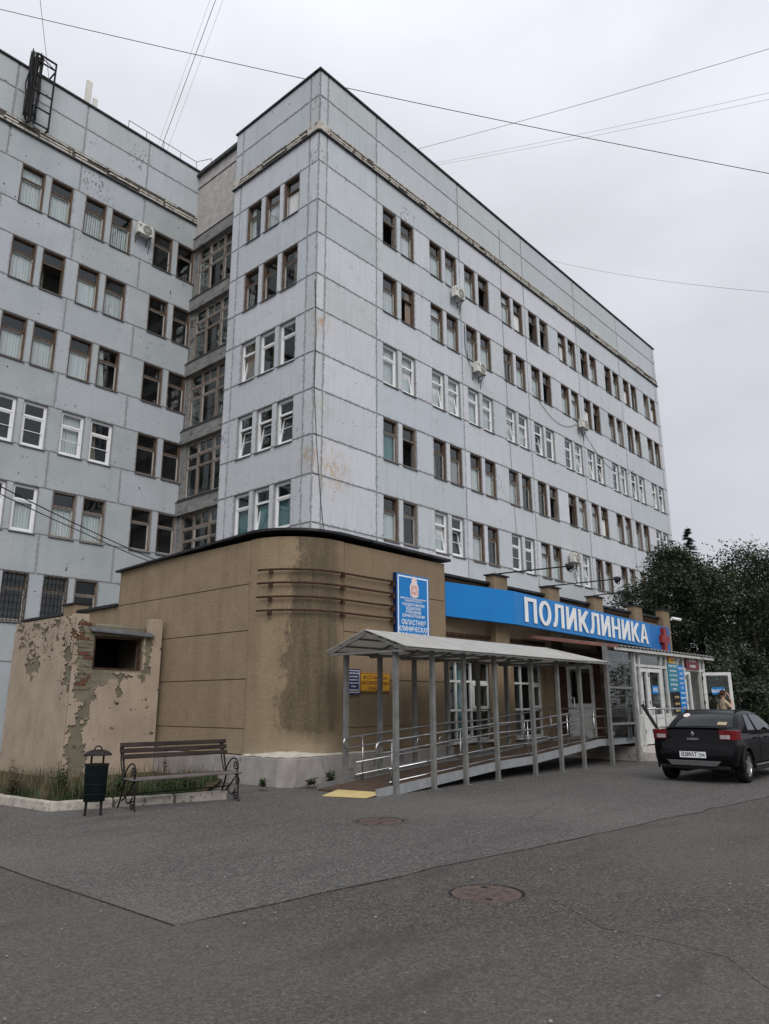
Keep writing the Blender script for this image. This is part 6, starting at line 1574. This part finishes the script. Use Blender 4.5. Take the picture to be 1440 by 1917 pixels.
    B(MB().bar((1.2, 0.54, 1.42), (2.1, 0.53, 1.425), 0.03, 0.03), 'roof_rail', PLASTICBLK); B(MB().bar((1.2, -0.54, 1.42), (2.1, -0.53, 1.425), 0.03, 0.03), 'roof_rail', PLASTICBLK)
    if stickers:
        def st(x, y, z, w, h, mat):
            n = Vector((-0.52, 0, 0.85)); M2 = Matrix.Translation((x, y, z)) @ Matrix.Rotation(R(-37), 4, 'Y')
            B(MB().box(-h / 2, h / 2, -w / 2, w / 2, 0.010, 0.013, M=M2), 'sticker', mat)
        st(0.71, -0.42, 1.152, 0.19, 0.10, VEST); 
        M2 = Matrix.Translation((0.96, 0.40, 1.32)) @ Matrix.Rotation(R(-30), 4, 'Y')
        d = MB().lathe([(0.001, 0.006), (0.075, 0.006), (0.075, 0.001)], 16); d.v = [tuple(M2 @ Vector(v)) for v in d.v]; B(d, 'round_sticker', CREST)
    return root
make_car('black sedan parked with its rear and plate in full view', (-1.0, -12.90, 0.006), 0, CARPAINT, ('В289АТ', '774'))
make_car('dark car parked ahead of the black sedan at right edge', (8.75, -12.95, 0.006), R(1), CARBLUE, None, False)
make_car('blue car parked far off under the trees behind the porch', (19.5, -8.8, 0.0), R(70), CARBLUE, None, False)

# ================================================================== person on the porch step
def person(loc, rot):
    t = thing('person', 'person in cream top with dark bag and raised arm by the porch', 'person', loc, rot)
    def skin(name, V, E, Rr, root, mat, sub=2):
        me = bpy.data.meshes.new('p'); me.from_pydata(V, E, []); o = bpy.data.objects.new('tmp', me); COL.objects.link(o)
        md = o.modifiers.new('s', 'SKIN'); md.use_smooth_shade = True
        for i, r in enumerate(Rr): sv = me.skin_vertices[0].data[i]; sv.radius = (r if isinstance(r, tuple) else (r, r)); sv.use_root = (i == root)
        s2 = o.modifiers.new('u', 'SUBSURF'); s2.levels = sub; s2.render_levels = sub
        m2 = evaluated(o); bpy.data.objects.remove(o)
        m2.materials.clear()
        for q in (mat if isinstance(mat, list) else [mat]): m2.materials.append(q)
        for p in m2.polygons:
            p.use_smooth = True
            if isinstance(mat, list):
                c = p.center; z = c.z
                arm = abs(c.y) > 0.20
                p.material_index = 0 if (z > 1.385 and not arm) or (arm and (z < 1.12 or (c.x > 0.1) or z > 1.43)) else (2 if z < 0.92 and not arm else 1)
        return put(name, m2, t, local=True)
    # faces +x; right side is -y. One body: trunk, legs, arms, neck
    V = [(0, 0, 0.93), (0, 0, 1.08), (0.01, 0, 1.25), (0.0, 0, 1.37), (0.02, 0, 1.44), (0.03, 0, 1.50),
         (0, -0.09, 0.88), (0.02, -0.10, 0.48), (-0.01, -0.10, 0.08), (0.13, -0.11, 0.03),
         (0, 0.09, 0.88), (-0.02, 0.10, 0.48), (-0.05, 0.10, 0.08), (0.09, 0.11, 0.03),
         (0.0, -0.17, 1.36), (0.10, -0.26, 1.16), (0.22, -0.16, 1.36), (0.19, -0.10, 1.50),
         (0.0, 0.17, 1.36), (-0.03, 0.23, 1.10), (0.08, 0.22, 0.88)]
    E_ = [(0, 1), (1, 2), (2, 3), (3, 4), (4, 5), (0, 6), (6, 7), (7, 8), (8, 9), (0, 10), (10, 11), (11, 12), (12, 13), (3, 14), (14, 15), (15, 16), (16, 17), (3, 18), (18, 19), (19, 20)]
    Rr = [(0.12, 0.15), (0.105, 0.13), (0.11, 0.15), (0.09, 0.14), 0.05, 0.045, (0.09, 0.09), 0.06, 0.042, 0.035, (0.09, 0.09), 0.06, 0.042, 0.035, 0.06, 0.044, 0.034, 0.026, 0.06, 0.044, 0.03]
    skin('body', V, E_, Rr, 0, [SKIN, VEST, JEANS])
    def hand(name, p, d, n):
        p, d, n = Vector(p), Vector(d).normalized(), Vector(n).normalized(); s = d.cross(n)
        V = [p, p + d * 0.045, p + d * 0.085]; E2 = [(0, 1), (1, 2)]; Rr = [0.024, 0.034, 0.032]
        for k, (off, L) in enumerate(((-0.028, 0.065), (-0.010, 0.078), (0.009, 0.072), (0.027, 0.056))):
            i = len(V); V += [p + d * 0.095 + s * off, p + d * (0.095 + L * 0.5) + s * off * 1.1 + n * 0.012, p + d * (0.095 + L) + s * off * 1.1 + n * 0.034]; E2 += [(2, i), (i, i + 1), (i + 1, i + 2)]; Rr += [0.0095, 0.0085, 0.0075]
        i = len(V); V += [p + d * 0.035 - s * 0.036, p + d * 0.065 - s * 0.055 + n * 0.012, p + d * 0.092 - s * 0.056 + n * 0.022]; E2 += [(1, i), (i, i + 1), (i + 1, i + 2)]; Rr += [0.012, 0.010, 0.008]
        skin(name, [tuple(v) for v in V], E2, Rr, 0, SKIN, 1)
    hand('hand', (0.19, -0.10, 1.50), (-0.25, 0.15, 0.9), (-0.6, 0.8, 0.0)); hand('hand', (0.08, 0.22, 0.88), (0.35, 0, -0.9), (0, -1, 0))
    # head: ellipsoid shaped with brow, nose, chin, ears
    h = MB(); nu, nv = 22, 16
    for j in range(nv + 1):
        ph = PI * j / nv
        for i in range(nu):
            a = 2 * PI * i / nu; x, y, z = math.sin(ph) * math.cos(a), math.sin(ph) * math.sin(a), math.cos(ph)
            X, Y, Z = 0.095 * x, 0.074 * y * (1 - 0.18 * max(0, -z)), 0.118 * z
            if x > 0.8 and -0.35 < z < 0.15 and abs(y) < 0.25: X += 0.022 * (1 - abs(z + 0.1) / 0.25 if abs(z + 0.1) < 0.25 else 0)
            if x > 0.6 and 0.05 < z < 0.25: X -= 0.006
            if z < -0.75 and x > 0: X += 0.012
            h.v.append((0.045 + X, Y, 1.60 + Z))
    for j in range(nv):
        for i in range(nu): i2 = (i + 1) % nu; h.q(j * nu + i, (j + 1) * nu + i, (j + 1) * nu + i2, j * nu + i2)
    hd = put('head', h.mesh('head', SKIN, True), t, local=True)
    for s in (-1, 1):
        put('eye', MB().lathe([(0.001, 0.011), (0.008, 0.008), (0.011, 0.0)], 10, (0.122, s * 0.03, 1.605), axis='x').mesh('eye', PLASTICBLK, True), hd, local=True)
        put('ear', MB().lathe([(0.001, s * 0.012), (0.02, s * 0.008), (0.026, 0)], 10, (0.035, s * 0.074, 1.595), axis='y').mesh('ear', SKIN, True), hd, local=True)
    put('mouth', MB().box(0.126, 0.133, -0.022, 0.022, 1.537, 1.544).mesh('mouth', DKRED), hd, local=True)
    hr = MB()
    for j in range(13):
        ph = PI * 0.62 * j / 12
        for i in range(24):
            a = 2 * PI * i / 24; x, y, z = math.sin(ph) * math.cos(a), math.sin(ph) * math.sin(a), math.cos(ph)
            if x > 0.35 and z < 0.35: x *= 0.80; z = max(z, 0.30)
            k = 1.12 + 0.05 * noise.noise(Vector((x * 6, y * 6, z * 6)))
            hr.v.append((0.030 + 0.10 * x * k, 0.078 * y * k, 1.612 + 0.122 * z * k))
    for j in range(12):
        for i in range(24): i2 = (i + 1) % 24; hr.q(j * 24 + i, (j + 1) * 24 + i, (j + 1) * 24 + i2, j * 24 + i2)
    put('hair', hr.mesh('hair', HAIR, True), t, local=True)
    put('hair_bun', MB().lathe([(0.001, 0.05), (0.035, 0.035), (0.05, 0.0), (0.035, -0.035), (0.001, -0.05)], 14, (-0.10, 0, 1.60)).mesh('bun', HAIR, True), t, local=True)
    put('bag', MB().box(-0.16, 0.10, -0.30, -0.20, 0.72, 1.02).mesh('bag', BAGDARK), t, local=True)
    put('bag_strap', MB().tube([(-0.03, -0.24, 1.0), (0.10, -0.17, 1.22), (0.03, -0.06, 1.40), (-0.09, 0.06, 1.38), (-0.14, 0.02, 1.20), (-0.10, -0.22, 1.0)], 0.013, 6).mesh('strap', BAGDARK, True), t, local=True)
person((8.72, -10.45, 0.262), R(-35))

# ================================================================== trees
def tree(name, x, y, h, rad, z0, n, leafmat, label, seed, lean=(0, 0), leafsize=0.17, squash=1.0):
    random.seed(seed)
    t = thing(name, label, 'tree', (x, y, 0), group='trees at the right of the annex')
    tr = MB(); pts = [(x + lean[0] * f + 0.15 * noise.noise(Vector((f * 3, seed, 0))), y + lean[1] * f + 0.15 * noise.noise(Vector((f * 3, seed, 5))), h * 0.9 * f) for f in [i / 9 for i in range(10)]]
    tr.tube(pts, [0.17 * (1 - 0.85 * i / 9) * h / 9 + 0.01 for i in range(10)], 9)
    clumps = []
    for k in range(int(74 * rad * rad / 9)):
        f = random.uniform(0, 1); a = random.uniform(0, 2 * PI); zz = z0 + (h - z0) * f
        rmax = rad * (0.55 + 0.45 * math.sin(PI * min(1, 0.18 + 0.80 * f))) * (1.0 if f < 0.75 else 1.0 - (f - 0.75) * 2.4)
        rr = rmax * math.sqrt(random.uniform(0.1, 1.0)); 
        c = Vector((x + lean[0] * f + rr * math.cos(a), y + lean[1] * f + rr * math.sin(a) * squash, zz)); clumps.append((c, random.choice((0.55, 0.7, 0.9, 1.15)) * (0.42 + rad * 0.12)))
        if k % 4 == 0:
            s = Vector(pts[min(9, max(1, int(9 * max(0.15, (zz - 0.8) / h))))]); mid = s.lerp(c, 0.5) + Vector((0, 0, 0.25)); tr.tube([s, mid, c], [0.05, 0.032, 0.012], 5)
    o = tr.build('trunk', BARK, t, smooth=True)
    b = MB(); per = n // len(clumps)
    for (c, r) in clumps:
        for i in range(per):
            d = Vector((random.gauss(0, 1), random.gauss(0, 1), random.gauss(0, 0.8))); d.normalize(); p = c + d * r * (0.25 + 0.95 * random.random() ** 0.8 + (0.7 * random.random() if random.random() < 0.16 else 0))
            L = leafsize * random.uniform(0.6, 1.25); ax = Vector((random.gauss(0, 1), random.gauss(0, 1), random.gauss(-0.35, 0.6))).normalized(); sd = ax.cross(Vector((random.gauss(0, 0.5), random.gauss(0, 0.5), 1))).normalized() * L * 0.30
            q = len(b.v); b.v += [tuple(p), tuple(p + ax * L * 0.45 + sd), tuple(p + ax * L), tuple(p + ax * L * 0.45 - sd)]; b.q(q, q + 1, q + 2, q + 3)
    o = b.build('crown', leafmat, t); tag(o, kind='stuff')
    # shoots that break the outline
    return t
tree('broadleaf_tree', 20.4, -4.9, 9.0, 3.1, 0.6, 40000, LEAF, 'dark broadleaf tree just behind the annex, covering the facade foot', 4)
tree('broadleaf_tree', 25.2, -7.0, 9.3, 3.7, 0.4, 40000, LEAF2, 'bushy broadleaf tree at the far right edge', 6)
tree('broadleaf_tree', 22.8, -5.2, 8.6, 3.0, 0.4, 30000, LEAF, 'rounded tree between the two larger broadleaf trees', 9)
tree('broadleaf_tree', 31.0, -6.5, 8.6, 3.6, 0.3, 30000, LEAF, 'deeper tree filling the gap behind the right edge tree', 12, leafsize=0.22)
tree('shrub', 17.2, -8.4, 3.3, 1.9, 0.1, 12000, LEAF, 'dark shrub behind the porch door at right', 14)
tree('shrub', 21.5, -10.2, 3.0, 2.2, 0.1, 12000, LEAF, 'low dark shrub at the right picture edge', 15)
def spruce(x, y, h, rad, n, seed, label):
    random.seed(seed); t = thing('spruce_tree', label, 'tree', (x, y, 0), group='trees at the right of the annex')
    MB().tube([(x, y, 0), (x, y, h * 0.5), (x, y, h)], [0.2, 0.12, 0.015], 8).build('trunk', BARK, t)
    b = MB(); tiers = int(h / 0.24)
    for k in range(tiers):
        z = 1.0 + (h - 1.0) * k / tiers; r = rad * (1 - k / tiers) ** 0.85 + 0.12
        for m_ in range(9):
            a = random.uniform(0, 2 * PI); L = r * random.uniform(0.7, 1.1)
            for i in range(n):
                f = random.uniform(0.08, 1); p = Vector((x + L * f * math.cos(a), y + L * f * math.sin(a), z - 0.28 * L * f + 0.12 * f * f * L + random.uniform(-0.06, 0.06)))
                an = a + random.choice((-1, 1)) * random.uniform(0.5, 1.0); d = Vector((math.cos(an), math.sin(an), random.uniform(-0.4, 0.2))).normalized(); l = 0.25 * random.uniform(0.6, 1.1); s = d.cross(Vector((0, 0, 1))).normalized() * 0.035
                q = len(b.v); b.v += [tuple(p - s), tuple(p + s), tuple(p + d * l + s * 0.3), tuple(p + d * l - s * 0.3)]; b.q(q, q + 1, q + 2, q + 3)
    o = b.build('crown', NEEDLE, t); tag(o, kind='stuff')
spruce(42.0, 1.6, 15.2, 2.4, 26, 3, 'pointed spruce rising behind the broadleaf trees')
# far hedge closing the yard
random.seed(40)
b = MB()
for i in range(26000):
    u = random.random(); x = 36 + 26 * u; y = -26 + 30 * u + random.uniform(-1.2, 1.2); z = random.uniform(0, 4.2 + 1.0 * noise.noise(Vector((x * 0.3, y * 0.3, 0))))
    d = Vector((random.gauss(0, 1), random.gauss(0, 1), random.gauss(0, 0.6))).normalized(); L = 0.34 * random.uniform(0.6, 1.2); s = d.cross(Vector((0.2, 0.1, 1))).normalized() * L * 0.34
    p = Vector((x, y, z)); q = len(b.v); b.v += [tuple(p), tuple(p + d * L * 0.5 + s), tuple(p + d * L), tuple(p + d * L * 0.5 - s)]; b.q(q, q + 1, q + 2, q + 3)
tag(b.build('far_hedge', LEAF), 'dark far hedge closing the yard at the right', 'hedge', kind='stuff')
# small litter on the asphalt
random.seed(77)
b = MB()
for i in range(300):
    x, y = random.uniform(-16, 2), random.uniform(-17.5, -7.8); s = random.uniform(0.003, 0.010)
    M2 = Matrix.Translation((x, y, 0.009)) @ Matrix.Rotation(random.uniform(0, 6), 4, 'Z')
    b.box(-s, s, -s * 0.8, s * 0.8, 0, s * 0.8, M=M2)
tag(b.build('gravel', MORTAR), 'loose grit scattered over the asphalt', 'gravel', kind='stuff')
